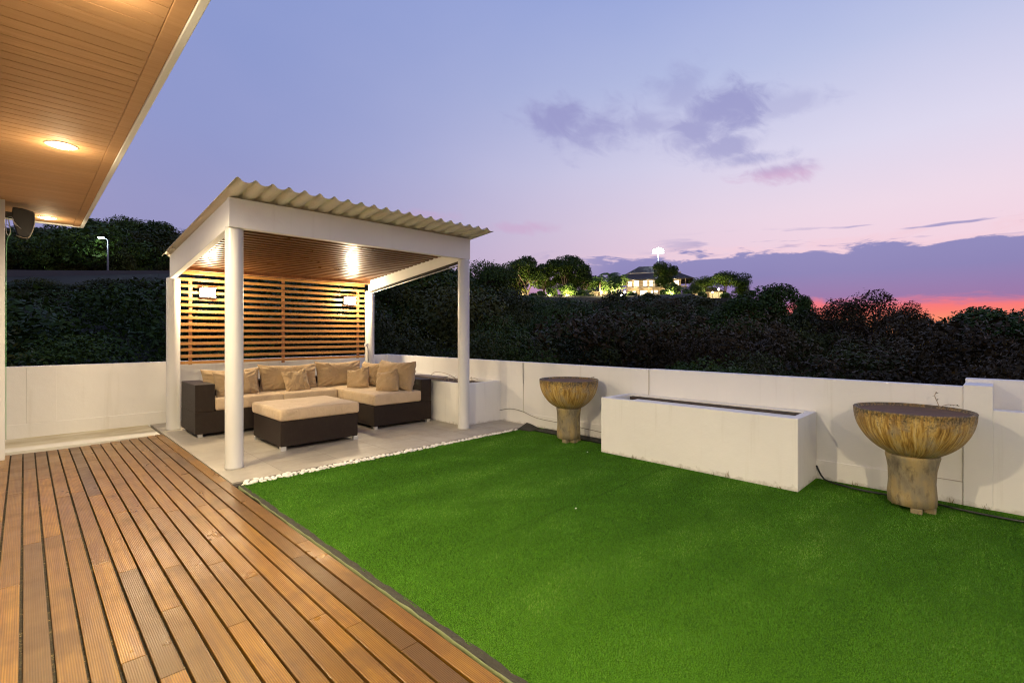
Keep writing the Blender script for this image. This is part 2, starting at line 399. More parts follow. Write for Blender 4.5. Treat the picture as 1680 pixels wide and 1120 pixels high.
def leafmat(name, stops_, rough=.5, trans=.25):
    m_, n, bs = mat(name)
    at = n.new('ShaderNodeAttribute'); at.attribute_name = 'tone'
    oi = n.new('ShaderNodeObjectInfo')
    f = n.noise(wpos(n), .35, 3, .6)
    c = n.ramp(n.m('ADD', n.m('MULTIPLY', at.outputs['Fac'], .7), n.m('MULTIPLY', n.m('ADD', f, n.m('MULTIPLY', oi.outputs['Random'], .3)), .3)), stops_)
    n.put(bs.inputs['Base Color'], c); bs.inputs['Roughness'].default_value = rough
    bs.inputs['Specular IOR Level'].default_value = .12
    return m_
MLEAF = leafmat('leaf_dark', [(.1, (.010, .024, .003)), (.5, (.034, .066, .009)), (.95, (.100, .145, .018))])
MLEAF2 = leafmat('leaf_scrub', [(.1, (.014, .018, .003)), (.5, (.040, .049, .009)), (.95, (.095, .098, .018))])
MLEAFB = leafmat('leaf_brown', [(.1, (.024, .016, .005)), (.5, (.056, .038, .012)), (.95, (.10, .072, .025))])
MLEAFG = leafmat('leaf_bright', [(.1, (.05, .09, .02)), (.5, (.08, .14, .03)), (.95, (.14, .20, .05))])
MBARK = simple('bark', (.10, .075, .05), .85, var=.35, scale=6, bmp=.6, bscale=20)
MHILL = simple('hill_soil', (.030, .030, .016), .95, var=.5, scale=.4)
MROAD = simple('asphalt', (.06, .06, .06), .8, var=.2, scale=1.)
MRET = simple('retaining_concrete', (.34, .31, .29), .85, var=.7, scale=.9)

# ------------------------------------------------------------------ the setting near the camera
def struct(o): return tag(o, kind='structure')
DX0, DX1, PITCH, GAP = -.20, 1.32, .0955, .0115
# slab under everything (the terrace stands on the floors below)
struct(obj('terrace_slab', bx(-6, 5.9, -6, 9.3, -4.2, -.06), MSLAB))
struct(obj('gravel_bed', bx(-.25, 1.47, -4, 7.98, -.0595, -.034), MDEB))
def planks(name, lines, z0, z1, mat_, tonefn, axis=1, bevel=.0025):
    bm = bmesh.new(); tones = []
    for (a0, a1, b0, b1) in lines:
        if axis == 1: box(bm, a0, a1, b0, b1, z0, z1)
        else: box(bm, b0, b1, a0, a1, z0, z1)
        tones += [tonefn()]*6
    me = D.meshes.new(name); bm.to_mesh(me); bm.free()
    at = me.attributes.new('tone', 'FLOAT', 'FACE'); at.data.foreach_set('value', tones)
    return finish(name, me, mat_, bevel=bevel, seg=2)
lines = []
x = DX1; k_ = 0
ends = [8.0, 7.98, 7.95, 7.93, 7.9, 7.88, 7.85, 7.84, 7.82, 7.81, 7.80, 7.80, 7.80, 7.81, 7.82, 7.84, 7.86]
while x-PITCH > DX0-.14:
    yy = ends[min(k_, len(ends)-1)]-.01
    first = True
    while yy > -4:
        L = random.uniform(.55, 2.3) if first else random.choice([1.83, 2.13, 2.44, 1.2])
        first = False
        jx = random.uniform(-.0012, .0012)
        lines.append((x-PITCH+GAP+jx, x+jx, max(yy-L, -4)+.0025, yy))
        yy -= L
    x -= PITCH; k_ += 1
struct(planks('deck', lines, -.026, 0, MDECK, lambda: min(1, max(0, random.gauss(.36, .36)))))
# patio slab and the cream strip behind the deck
struct(obj('patio', bx(1.335, 5.3, 4.945, 9.0, -.058, -.004), MPAT))
struct(obj('path', bx(-.25, 1.30, 8.03, 9.0, -.058, -.006), MCON, bevel=.004))
struct(obj('lawn', bx(1.386, 5.3, -5, 4.845, -.058, -.012), MTB))

# grass blades of the artificial turf
def blades():
    def region(n, x0, x1, y0, y1, hmin, hmax, wd):
        p = np.empty((n, 3)); p[:, 0] = rng.uniform(x0, x1, n); p[:, 1] = rng.uniform(y0, y1, n); p[:, 2] = -.011
        return p, rng.uniform(hmin, hmax, n), np.full(n, wd)
    sets = []
    # denser close to the camera, wider and sparser farther off
    N = 980000
    p = np.empty((N, 3)); p[:, 0] = rng.uniform(1.390, 5.28, N); p[:, 1] = rng.uniform(-2.0, 4.84, N); p[:, 2] = -.011
    d = np.hypot(p[:, 0], p[:, 1])
    keep = rng.random(N) < np.clip(2.9/d, .30, 1.)**.9
    # not inside the planter or the bowls
    keep &= ~((p[:, 0] > 4.7) & (p[:, 1] > 1.23) & (p[:, 1] < 3.31))
    keep &= ~((p[:, 0] > 5.02) & (p[:, 1] > 3.3))
    keep &= p[:, 0] < 5.24+.03*np.sin(p[:, 1]*7)
    p = p[keep]; d = d[keep]; n = len(p)
    clump = np.sin(p[:, 0]*9+np.sin(p[:, 1]*5))*np.sin(p[:, 1]*11+1.3*np.sin(p[:, 0]*6))
    h = rng.uniform(.006, .013, n)*(1+.10*clump); wd = rng.uniform(.0012, .0022, n)*np.clip(d/2.4, .9, 1.9)
    a = rng.uniform(0, 2*np.pi, n)
    lean = rng.uniform(.002, .011, n); la = rng.normal(2.2, 2.2, n)+.8*np.sin(p[:, 0]*2.1)*np.sin(p[:, 1]*1.7)
    dx = np.cos(a)*wd/2; dy = np.sin(a)*wd/2
    v = np.empty((n, 3, 3))
    v[:, 0] = p; v[:, 0, 0] -= dx; v[:, 0, 1] -= dy
    v[:, 1] = p; v[:, 1, 0] += dx; v[:, 1, 1] += dy
    v[:, 2] = p; v[:, 2, 0] += np.cos(la)*lean; v[:, 2, 1] += np.sin(la)*lean; v[:, 2, 2] += h
    me = D.meshes.new('grass')
    me.vertices.add(n*3); me.vertices.foreach_set('co', v.ravel())
    me.loops.add(n*3); me.loops.foreach_set('vertex_index', np.arange(n*3, dtype=np.int32))
    me.polygons.add(n); me.polygons.foreach_set('loop_start', np.arange(0, n*3, 3, dtype=np.int32)); me.polygons.foreach_set('loop_total', np.full(n, 3, dtype=np.int32))
    me.update()
    at = me.attributes.new('tone', 'FLOAT', 'FACE'); t = np.clip(rng.beta(1.5, 2.2, n)+.06*clump+.11*np.sin(p[:, 1]*2.6+.9*np.sin(p[:, 0]*1.3))*np.sin(p[:, 0]*1.9+p[:, 1]*.7)+.07*np.sin(p[:, 1]*9+.8*np.sin(p[:, 0]*2.3))-.30*np.exp(-((p[:, 1]-2.42-.012*np.sin(p[:, 0]*5))/.012)**2), 0, 1); at.data.foreach_set('value', t.astype(np.float32))
    o = finish('grass', me, MTURF)
    tag(o, 'bright green artificial turf pile covering the lawn beside the deck', 'artificial grass', kind='stuff')
blades()

# rumpled edging between deck and turf
def ribbon(name, xa, xb, y0, y1, zf, mat_, nx=5, ny=260):
    bm = bmesh.new(); g = []
    for j in range(ny+1):
        y = y0+(y1-y0)*j/ny; row = []
        for i in range(nx+1):
            t = i/nx; x0_ = xa(y); x1_ = xb(y)
            row.append(bm.verts.new((x0_+(x1_-x0_)*t, y, zf(t, y))))
        g.append(row)
    for j in range(ny):
        for i in range(nx): bm.faces.new((g[j][i], g[j][i+1], g[j+1][i+1], g[j+1][i]))
    o = obj(name, bm, mat_, smooth=True)
    s = o.modifiers.new('thickness', 'SOLIDIFY'); s.thickness = .003
    return o
nz = lambda a, b=0., c=0.: mnoise.noise(Vector((a, b, c)))
tag(ribbon('edging_strip', lambda y: 1.334+.006*nz(y*3)+(.018 if y > 4.2 else 0)*max(0, nz(y*5)+.4), lambda y: 1.348+.006*nz(y*2.2, 3)+(.03*max(0, y-4.3)), -4, 4.80,
           lambda t, y: -.022+.022*math.sin(t*math.pi)**.6+.008*nz(y*9, t*2), MOLIVE), 'rumpled olive green strip folded up along the edge of the wooden deck', 'edging strip')
tag(ribbon('frayed_membrane', lambda y: 1.350+.007*nz(y*2.2, 3)+(.03*max(0, y-4.3)), lambda y: 1.394+.008*nz(y*4, 7)+.02*max(0, y-4.5), -4, 4.86,
           lambda t, y: -.018+.012*nz(y*14, t*5)+.012*abs(math.sin(t*9+nz(y*3)*2)), MFRAY, 7, 420), 'frayed dark membrane running along the left edge of the turf', 'membrane')
# curled-up corner of the turf by the far wall
bm = bmesh.new()
a = [bm.verts.new(p) for p in ((4.98, 4.66, -.01), (5.20, 4.62, 0), (5.13, 4.86, .075), (4.93, 4.85, .005))]
bm.faces.new(a)
bmesh.ops.subdivide_edges(bm, edges=bm.edges[:], cuts=4, use_grid_fill=True)
for v in bm.verts: v.co.z += .012*nz(v.co.x*12, v.co.y*12)
o = obj('turf_corner', bm, MFRAY, smooth=True); s = o.modifiers.new('t', 'SOLIDIFY'); s.thickness = .006
tag(o, 'dark curled-up corner of the turf mat at the end of the pebble row', 'turf corner')

# ------------------------------------------------------------------ parapet walls
t = thing('parapet_wall', 'white parapet wall at the back, from the house to behind the sofa', 'wall', (2.5, 9.0, 0))
bm = bmesh.new(); box(bm, -3.0, 5.42, 9.012, 9.14, -3, .92)
box(bm, -3, 5.3, 9.0, 9.0115, -.05, .175)                   # plinth band
box(bm, .02, .31, 9.0, 9.0115, .1755, .9195)               # two broad pilasters
box(bm, -3, -.42, 9.0, 9.0115, .1755, .9195)
box(bm, 3.0, 3.3, 9.0, 9.0115, .1755, .9195)
obj('masonry', bm, MWB, t, bevel=.003)
t = thing('parapet_wall', 'long white parapet wall on the far side of the lawn, behind the planters', 'wall', (5.3, 4.0, 0))
bm = bmesh.new()
box(bm, 5.312, 5.43, 3.02, 9.011, -3, .92); box(bm, 5.312, 5.43, .24, 3.012, -3, .925)
box(bm, 5.30, 5.3115, .245, 5.0, -.05, .165)
obj('masonry', bm, MW, t, bevel=.003)
bm = bmesh.new(); box(bm, 5.306, 5.3118, 3.0122, 3.0198, .17, .915); box(bm, 5.306, 5.3118, 5.10, 5.105, .17, .91)
obj('joint', bm, MJOINT, t)
t = thing('parapet_pier', 'white pier where the lawn parapet ends beside the large bowl', 'wall pier', (5.36, .15, 0))
bm = bmesh.new(); box(bm, 5.296, 5.624, .07, .2385, -3, .942); obj('masonry', bm, MW, t, bevel=.003)
bm = bmesh.new(); box(bm, 5.3, 5.3112, .2405, .52, .168, .172); obj('joint', bm, MJOINT, t)
t = thing('planter_wall', 'low white wall with a recess behind it at the right edge', 'wall', (5.36, -2, 0))
obj('front_wall', bx(5.30, 5.42, -5, .0695, -3, .757), MW, t, bevel=.003)
obj('rear_wall', bx(5.625, 5.75, -5, .24, -3, .972), MW, t, bevel=.003)
obj('recess_floor', bx(5.4205, 5.6245, -5, .0695, .40, .44), MSOIL, t)

# ------------------------------------------------------------------ house edge at the left
H0 = 2.78
t = thing('house', 'house with a broad wood-lined roof overhang above the deck', 'house', (-.3, 3, 0))
obj('wall', bx(-4.5, -.21, -6, 7.54, -.05, 2.9), MW, t)
obj('door_jamb', bx(-.30, -.148, 7.541, 7.64, -.05, H0+.003), MCOL, t, bevel=.004)
obj('dark_frame', bx(-.34, -.178, 7.641, 7.70, -.05, 2.4), simple('purple_frame', (.05, .03, .035), .5), t)
# soffit boards run across the overhang
lines = []; yy = 8.70
while yy > -6:
    lines.append((yy-.094, yy, -.6 if yy < 7.54 else -2.4, .455)); yy -= .0985
o = planks('soffit', lines, H0, H0+.012, MSOF, lambda: random.random()*.8, axis=0, bevel=.0015); o.parent = t; o.data.transform(Matrix.Translation(-Vector(t.location)))
sb = bmesh.new(); box(sb, -2.4, .46, -6, 8.70, H0+.0125, H0+.03); obj('soffit_backing', sb, simple('soffit_gap', (.12, .07, .035), .8), t)
o = planks('soffit_border', [(.4575, .528, -6, 8.735)], H0-.003, H0+.012, MSOF, lambda: .5); o.parent = t; o.data.transform(Matrix.Translation(-Vector(t.location)))
bm = bmesh.new(); box(bm, .53, .565, -6, 8.775, H0-.012, H0+.20); box(bm, -2.4, .5295, 8.738, 8.775, H0-.012, H0+.20)
obj('fascia', bm, MBEAM, t, bevel=.004)
obj('roof', bx(-4.8, .60, -6, 8.80, H0+.2015, H0+.30), MSLAB, t)

ME_SOF = emit('downlight_glow', (1, .86, .62), 60.)
def downlight(y, label, power):
    t = thing('downlight', label, 'ceiling light', (.2, y, H0), group='downlights under the roof overhang')
    bm = bmesh.new(); lathe(bm, [(.094, -.006), (.098, -.003), (.098, .0), (.080, .001), (.080, -.004)], n=32); obj('trim', bm, MCOL, t, local=True, smooth=True)
    bm = bmesh.new(); lathe(bm, [(.070, -.009), (.077, -.006), (.079, -.001)], n=32); obj('lens', bm, ME_SOF, t, local=True)
    sp = lamp(t, (.2, y, H0-.03), power, WARM, .06, 'SPOT'); sp.data.spot_size = math.radians(172); sp.data.spot_blend = .5
    if y > 2: lamp(t, (.2, y, H0-.10), 7., WARM, .05)  # extra point light, added to give the soffit a halo round the lamp
downlight(8.35, 'small far round downlight near the end of the roof overhang, beside the speaker', 52)
downlight(5.06, 'larger bright round downlight in the middle of the visible wooden overhang', 345)
for y, l, p_ in ((2.55, 'downlight just above the top of the picture, lighting the near overhang', 550), (-1.52, 'downlight behind the viewpoint, second past the picture edge', 590), (-4.8, 'downlight farthest behind the viewpoint', 640)):
    downlight(y, l, p_)

# speaker
t = thing('loudspeaker', 'black wall-mounted loudspeaker under the roof overhang with loose cables', 'speaker', (-.02, 7.72, 2.55))
def prism(bm, pts, y0, y1):
    a = [bm.verts.new((x, y0, z)) for x, z in pts]; b = [bm.verts.new((x, y1, z)) for x, z in pts]
    bm.faces.new(a); bm.faces.new(b[::-1]); n = len(pts)
    for i in range(n): bm.faces.new((a[i], b[i], b[(i+1) % n], a[(i+1) % n]))
cab = [(-.092, 2.728), (-.02, 2.727), (.075, 2.704), (.080, 2.64), (.078, 2.57), (.066, 2.50), (.042, 2.43), (.022, 2.405), (-.04, 2.415), (-.062, 2.45), (-.085, 2.56), (-.098, 2.66)]
bm = bmesh.new(); prism(bm, cab, 7.62, 7.84); bmesh.ops.recalc_face_normals(bm, faces=bm.faces[:]); obj('cabinet', bm, MBLACK, t, bevel=.012, seg=3)
bm = bmesh.new(); tube(bm, [(.077, 7.617, 2.70), (.083, 7.617, 2.64), (.081, 7.617, 2.57), (.069, 7.617, 2.50), (.046, 7.617, 2.43), (.026, 7.617, 2.402), (-.01, 7.617, 2.402), (-.062, 7.617, 2.42)], .0035, 6); obj('grille_rim', bm, MRIM, t, smooth=True)
obj('bracket', bx(-.147, -.09, 7.64, 7.74, 2.615, 2.675), MBLACK, t, bevel=.006)
def curve3(pts, n=8):
    out = []; P_ = [Vector(p) for p in pts]; P_ = [P_[0]]+P_+[P_[-1]]
    for i in range(1, len(P_)-2):
        for j in range(n):
            u = j/n; a, b, c, d = P_[i-1:i+3]
            out.append(.5*((2*b)+(-a+c)*u+(2*a-5*b+4*c-d)*u*u+(-a+3*b-3*c+d)*u**3))
    out.append(P_[-2]); return out
bm = bmesh.new(); tube(bm, curve3([(-.135, 7.61, 2.60), (-.14, 7.6, 2.52), (-.135, 7.6, 2.43), (-.118, 7.6, 2.41), (-.108, 7.6, 2.46), (-.12, 7.6, 2.55), (-.128, 7.61, 2.60)]), .0028, 6)
tube(bm, curve3([(-.128, 7.61, 2.605), (-.095, 7.6, 2.61), (-.075, 7.6, 2.55), (-.05, 7.61, 2.525), (-.07, 7.6, 2.53), (-.085, 7.6, 2.57), (-.045, 7.6, 2.515), (-.025, 7.618, 2.50)]), .0026, 6)
obj('cable', bm, MCABLE, t, smooth=True)
bm = bmesh.new(); tube(bm, curve3([(-.131, 7.645, 2.62), (-.112, 7.63, 2.53), (-.104, 7.63, 2.44), (-.128, 7.645, 2.38), (-.140, 7.65, 2.2), (-.142, 7.65, 1.4), (-.142, 7.65, .2)]), .0028, 6); obj('cable', bm, MGCABLE, t, smooth=True)

# ------------------------------------------------------------------ pavilion
SL = -.0945
pv = thing('pavilion', 'white four-post pavilion with corrugated cream roof over the corner sofa', 'pavilion', (3.0, 6.9, 0))
def zroof(y): return 2.695+SL*(y-5.4)
for (cx_, cy_, h_) in ((1.505, 5.50, 2.418), (4.46, 5.47, 2.405), (1.495, 8.31, 2.13), (4.55, 8.33, 2.13)):
    bm = bmesh.new(); r = .083
    lathe(bm, [(r+.004, -.004), (r+.002, .012), (r, .03)]+[(r, .03+(h_-.05)*i/6) for i in range(1, 7)]+[(r-.002, h_)], cx_, cy_, 36)
    co = obj('column', bm, MCOL, pv, smooth=True, bevel=0)
    bm = bmesh.new(); box(bm, cx_-.012, cx_+.012, cy_-.03, cy_+.03, h_+.0005, h_+.06); box(bm, cx_-.045, cx_+.045, cy_-.035, cy_+.035, h_+.0005, h_+.008)
    for ang in range(0, 360, 40):
        xx = cx_+.055*math.cos(math.radians(ang)); y_ = cy_+.055*math.sin(math.radians(ang)); box(bm, xx-.009, xx+.009, y_-.009, y_+.009, h_+.0005, h_+.012+.01*random.random())
    bk = obj('bracket', bm, MGALV, pv, bevel=.002)
    bk.parent = co; bk.location = (0, 0, 0); bk.matrix_parent_inverse = Matrix.Identity(4)
def sidebeam(x0, x1):
    bm = bmesh.new(); y0, y1 = 5.4705, 8.19
    hexa(bm, [(x0, y0, 2.405+SL*.07), (x1, y0, 2.405+SL*.07), (x1, y1, 2.115), (x0, y1, 2.115), (x0, y0, zroof(y0)), (x1, y0, zroof(y0)), (x1, y1, zroof(y1)), (x0, y1, zroof(y1))])
    return bm
obj('beam', bx(1.43, 4.52, 5.395, 5.470, 2.405, 2.697), MBEAM, pv, bevel=.004)
obj('beam', sidebeam(1.432, 1.502), MBEAM, pv, bevel=.004)
obj('beam', sidebeam(4.448, 4.518), MBEAM, pv, bevel=.004)
obj('rear_beam', bx(1.503, 4.447, 8.12, 8.188, 2.24, zroof(8.19)-.002), MBAT, pv, bevel=.004)
# conduit below the right beam
bm = bmesh.new(); tube(bm, [(4.54, 5.56, 2.365), (4.54, 8.22, 2.10)], .009, 8); obj('conduit', bm, MCOL, pv, smooth=True)
bm = bmesh.new(); hexa(bm, [(4.44, 5.5, 2.385), (4.525, 5.5, 2.385), (4.525, 8.15, 2.10), (4.44, 8.15, 2.10), (4.44, 5.5, 2.398), (4.525, 5.5, 2.398), (4.525, 8.15, 2.1135), (4.44, 8.15, 2.1135)]); obj('shadow_gap_strip', bm, MDARK, pv)  # dark strip in place of the shadow gap under the right beam
# corrugated roof, in two overlapping sheets
def corr(name, y0, y1, dz, x0=1.365, x1=4.615):
    bm = bmesh.new(); P_ = .1545; prof = []
    x = x0
    prof.append((x, .004))
    xs = x0+.012
    while xs < x1:
        for dx_, zz in ((0, .026), (.012, .044), (.030, .044), (.045, .028), (.062, .008), (.085, .001), (.110, .001), (.132, .008)):
            if xs+dx_ < x1: prof.append((xs+dx_, zz))
        xs += P_
    prof.append((x1, prof[-1][1]))
    ys = [y0+(y1-y0)*i/8 for i in range(9)]; g = []
    for y in ys: g.append([bm.verts.new((x, y, zroof(y)+.014+dz+z*.85)) for x, z in prof])
    for A, B in zip(g, g[1:]):
        for i in range(len(A)-1): bm.faces.new((A[i], A[i+1], B[i+1], B[i]))
    o = obj(name, bm, MCORR, pv, smooth=True)
    s = o.modifiers.new('thickness', 'SOLIDIFY'); s.thickness = .005; s.offset = 0
    return o
corr('roof_sheet', 5.00, 8.02, .010); corr('roof_sheet', 7.88, 8.33, 0)
# slatted ceiling
bm = bmesh.new(); tones = []; y = 5.50; cnt = 0
while y < 8.10:
    z = 2.555+SL*(y-5.4)
    hexa(bm, [(1.51, y, z), (4.44, y, z), (4.44, y+.05, z-.0047), (1.51, y+.05, z-.0047), (1.51, y, z+.038), (4.44, y, z+.038), (4.44, y+.05, z+.0333), (1.51, y+.05, z+.0333)])
    tones += [random.random()]*6; y += .112
me = D.meshes.new('ceiling_slats'); bm.to_mesh(me); bm.free(); at = me.attributes.new('tone', 'FLOAT', 'FACE'); at.data.foreach_set('value', tones)
finish('ceiling_slats', me, MCEIL, pv, bevel=.002)
bm = bmesh.new()
for xx in (2.2, 2.95, 3.7): hexa(bm, [(xx, 5.48, 2.60), (xx+.04, 5.48, 2.60), (xx+.04, 8.11, 2.351), (xx, 8.11, 2.351), (xx, 5.48, 2.65), (xx+.04, 5.48, 2.65), (xx+.04, 8.11, 2.40), (xx, 8.11, 2.40)])
obj('joist', bm, MBAT, pv)
# privacy screen
bm = bmesh.new(); tones = []
for i in range(16):
    z = .905+.0932*i
    jz = random.uniform(-.002, .002)
    box(bm, 1.585, 4.478, 8.385, 8.405, z+jz, z+jz+.043); tones += [random.random()]*6
me = D.meshes.new('screen'); bm.to_mesh(me); bm.free(); at = me.attributes.new('tone', 'FLOAT', 'FACE'); at.data.foreach_set('value', tones)
scr = finish('screen_slats', me, MSLAT, pv, bevel=.002)
for xx, z0, z1 in ((1.70, .895, 2.15), (3.01, .87, 2.33), (4.335, .895, 2.15)):
    o = obj('batten', bx(xx, xx+.045, 8.4055, 8.43, z0, z1), MBAT, pv, bevel=.002); o.parent = scr; o.matrix_parent_inverse = Matrix.Identity(4)
bm = bmesh.new()
for z in [.905+.0932*i+.012 for i in range(3, 13)]+[2.17, 2.25]:
    bm = bx(3.018, 3.048, 8.3795, 8.3845, z, z+.018); o = obj('cleat', bm, MBAT, pv, bevel=.001); o.parent = scr
# junction box on the far right column
t = thing('junction_box', 'small white junction box on the far right pavilion column with a conduit', 'junction box', (4.47, 8.24, 1.14))
obj('housing', bx(4.405, 4.465, 8.215, 8.26, 1.11, 1.17), MCOL, t, bevel=.005)
bm = bmesh.new(); tube(bm, [(4.452, 8.235, 1.11), (4.468, 8.235, 1.0), (4.467, 8.235, .72)], .008, 8); obj('conduit', bm, MGALV, t, smooth=True)

ME_W = emit('lantern_glass', (1, .88, .68), 26.)
def wall_lamp(x, z, label, s=1.):
    t = thing('wall_lamp', label, 'wall lamp', (x, 8.384, z), group='square lamps on the slatted screen')
    obj('backplate', bx(x-.10, x+.10, 8.366, 8.384, z-.075, z+.075), MCOL, t, bevel=.004)
    obj('glass', bx(x-.088, x+.088, 8.285, 8.3655, z-.062, z+.062), ME_W, t, bevel=.012, seg=3)
    bm = bmesh.new(); box(bm, x-.094, x+.094, 8.279, 8.365, z+.0625, z+.070); obj('guard', bm, MCOL, t, bevel=.002); obj('guard', bx(x-.094, x+.094, 8.279, 8.365, z-.070, z-.0625), MCOL, t, bevel=.002)
    lamp(t, (x, 8.17, z), P_WALL, NEUT, .05)
wall_lamp(1.93, 1.955, 'square white lamp glowing at the left end of the slatted screen')
wall_lamp(4.165, 1.94, 'square white lamp glowing at the right end of the slatted screen')

# ------------------------------------------------------------------ sofa, ottoman, cushions
def rbox(x0, x1, y0, y1, z0, z1, crown=.012, n=10, sag=0.):
    # soft cushion block: a box with a gently domed top and rounded edges
    bm = bmesh.new(); bmesh.ops.create_cube(bm, size=1)
    bmesh.ops.bevel(bm, geom=bm.edges[:]+bm.verts[:], offset=.001, segments=1, affect='EDGES')
    bm.free(); bm = bmesh.new()
    box(bm, x0, x1, y0, y1, z0, z1)
    m_ = min(x1-x0, y1-y0, z1-z0)
    bmesh.ops.bevel(bm, geom=bm.edges[:], offset=min(.035, m_*.3), segments=4, profile=.6, affect='EDGES')
    bmesh.ops.subdivide_edges(bm, edges=[e for e in bm.edges if e.calc_length() > .2], cuts=9, use_grid_fill=True)
    for v in bm.verts:
        u = (v.co.x-x0)/(x1-x0)*2-1; w_ = (v.co.y-y0)/(y1-y0)*2-1; h = (v.co.z-z0)/(z1-z0)
        v.co.z += h*(crown*(1-u*u)*(1-w_*w_)-sag*(1-u*u)*(1-w_*w_))+h*.005*nz(v.co.x*5, v.co.y*5)
        bul = math.sin(h*math.pi)*.006
        v.co.x += u*bul; v.co.y += w_*bul
    return bm
def pillow(name, parent_thing, center, w_, h_, t_, yaw, lean, roll=0, seed=0, label=None, group=None):
    n = 34; me = D.meshes.new(name); V = []; F = []
    def pt(u, v, s):
        # corners stay pointed, sides pull in
        pin = .075
        x = u*(1-pin*(1-v*v))*w_/2; y = v*(1-pin*(1-u*u))*h_/2
        th = ((1-u**4)*(1-v**4))
        th = max(th, 0)**.55
        r_ = max(abs(u), abs(v)); cr = abs(u)*abs(v)
        ang = math.atan2(v, u)
        fold = .020*math.sin(ang*22+seed*3+2*nz(u*2, v*2, seed))*cr*(1-cr)*4*(.4+abs(nz(u*3, v*3, seed+5)))
        z = s*t_/2*th*(1+.16*nz(u*1.6+seed, v*1.6, s))
        z += (.020*nz(u*1.9+seed*2, v*1.9, seed)+.012*nz(u*4.5+seed, v*3.2, seed*1.7)+fold)*min(1, th*1.6)
        y -= .018*(1-u*u)*(1 if v > 0 else 0)*v*(1+nz(u*2, seed))
        return (x, y, z)
    for s in (1, -1):
        off = len(V)
        for j in range(n+1):
            for i in range(n+1):
                u = math.sin((i/n-.5)*math.pi); v = math.sin((j/n-.5)*math.pi); V.append(pt(u, v, s))
        for j in range(n):
            for i in range(n):
                a_ = off+j*(n+1)+i; q = (a_, a_+1, a_+n+2, a_+n+1)
                F.append(q if s == 1 else q[::-1])
    me.from_pydata(V, [], F)
    bm = bmesh.new(); bm.from_mesh(me); bmesh.ops.remove_doubles(bm, verts=bm.verts, dist=.0008); bm.to_mesh(me); bm.free()
    o = finish(name, me, MPILL, None, smooth=True)
    # local: x width, y height, z thickness -> stand it up
    M_ = Matrix.Translation(center) @ Matrix.Rotation(math.radians(yaw), 4, 'Z') @ Matrix.Rotation(math.radians(90-lean), 4, 'X') @ Matrix.Rotation(math.radians(roll), 4, 'Z')
    o.matrix_world = M_
    tag(o, label, 'cushion', group)
    return o
def foot(bm, x, y, s=.05): box(bm, x, x+s, y, y+.05, -.004, .04)
sf = thing('corner_sofa', 'dark brown wicker corner sofa with tan seat cushions under the pavilion', 'sofa', (3.0, 7.6, 0))
ZB = .325
obj('base', bx(1.562, 4.46, 7.37, 8.16, .04, ZB), MWICK, sf, bevel=.008)
obj('chaise_base', bx(3.48, 4.46, 6.25, 7.3695, .04, ZB), MWICK, sf, bevel=.008)
obj('armrest', bx(1.562, 1.79, 7.37, 8.159, ZB+.0005, .685), MWICK, sf, bevel=.010)
obj('backrest', bx(1.7905, 4.46, 7.985, 8.159, ZB+.0005, .655), MWICK, sf, bevel=.010)
obj('side_backrest', bx(4.27, 4.46, 6.25, 7.9845, ZB+.0005, .652), MWICK, sf, bevel=.010)
for a in ((1.60, 7.40), (2.6, 7.4), (3.50, 6.27), (4.39, 6.27), (1.60, 8.08), (4.39, 8.08)):
    bm = bmesh.new(); foot(bm, *a); obj('foot', bm, MALU, sf)
for a in ((1.797, 2.655, 7.355, 7.975), (2.662, 3.475, 7.355, 7.975), (3.482, 4.262, 6.235, 7.20), (3.482, 4.262, 7.206, 7.975)):
    obj('seat_cushion', rbox(*a, ZB+.003, .488), MFAB, sf, smooth=True)
# the seat cushion tops meet the photo height
ot = thing('ottoman', 'rectangular dark wicker ottoman table topped with a tan cushion', 'ottoman', (2.56, 6.33, 0))
obj('base', bx(2.085, 3.035, 5.86, 6.80, .045, .335), MWICK, ot, bevel=.008)
obj('cushion', rbox(2.07, 3.05, 5.845, 6.815, .3365, .475, .006), MFAB, ot, smooth=True)
for a in ((2.09, 5.865), (2.98, 5.865), (2.09, 6.745), (2.98, 6.745)):
    bm = bmesh.new(); box(bm, a[0], a[0]+.06, a[1], a[1]+.05, -.004, .0445); obj('foot', bm, MALU, ot)
GB = 'large back cushions of the corner sofa'; GT = 'small throw pillows on the corner sofa'
SZ = .49
def up(x, y, h, lean): return (x, y, SZ+h/2*math.cos(math.radians(lean))-.012)
pillow('back_cushion', sf, up(2.10, 7.80, .38, 14), .76, .39, .20, 0, 14, 0, 1, 'large tan back cushion leaning at the far left end by the armrest', GB)
pillow('back_cushion', sf, up(2.12, 7.63, .36, 20), .58, .37, .18, 4, 18, 1, 2, 'crumpled tan cushion in front of the leftmost back cushion, half behind the post', GB)
pillow('back_cushion', sf, up(2.90, 7.82, .41, 14), .88, .42, .20, -2, 14, -1, 3, 'wide tan back cushion behind the middle throw pillow', GB)
pillow('back_cushion', sf, up(3.72, 7.83, .42, 14), .78, .44, .20, -4, 14, 0, 4, 'tan back cushion just left of the inner corner of the sofa', GB)
pillow('throw_pillow', sf, up(2.93, 7.60, .34, 24), .36, .36, .13, -8, 24, 7, 5, 'small square pillow leaning alone in the middle of the sofa', GT)
pillow('back_cushion', sf, up(4.10, 7.42, .41, 14), .60, .42, .18, -84, 14, 0, 6, 'tan back cushion turned sideways in the sofa corner, between two throw pillows', GB)
pillow('back_cushion', sf, up(4.08, 6.66, .46, 12), .80, .47, .26, -80, 12, 0, 7, 'large bulging wrinkled back cushion at the right end of the sofa', GB)
pillow('throw_pillow', sf, up(3.80, 7.33, .34, 28), .38, .38, .14, -56, 28, 13, 8, 'small pillow leaning in the corner of the sofa, left of the sideways cushion', GT)
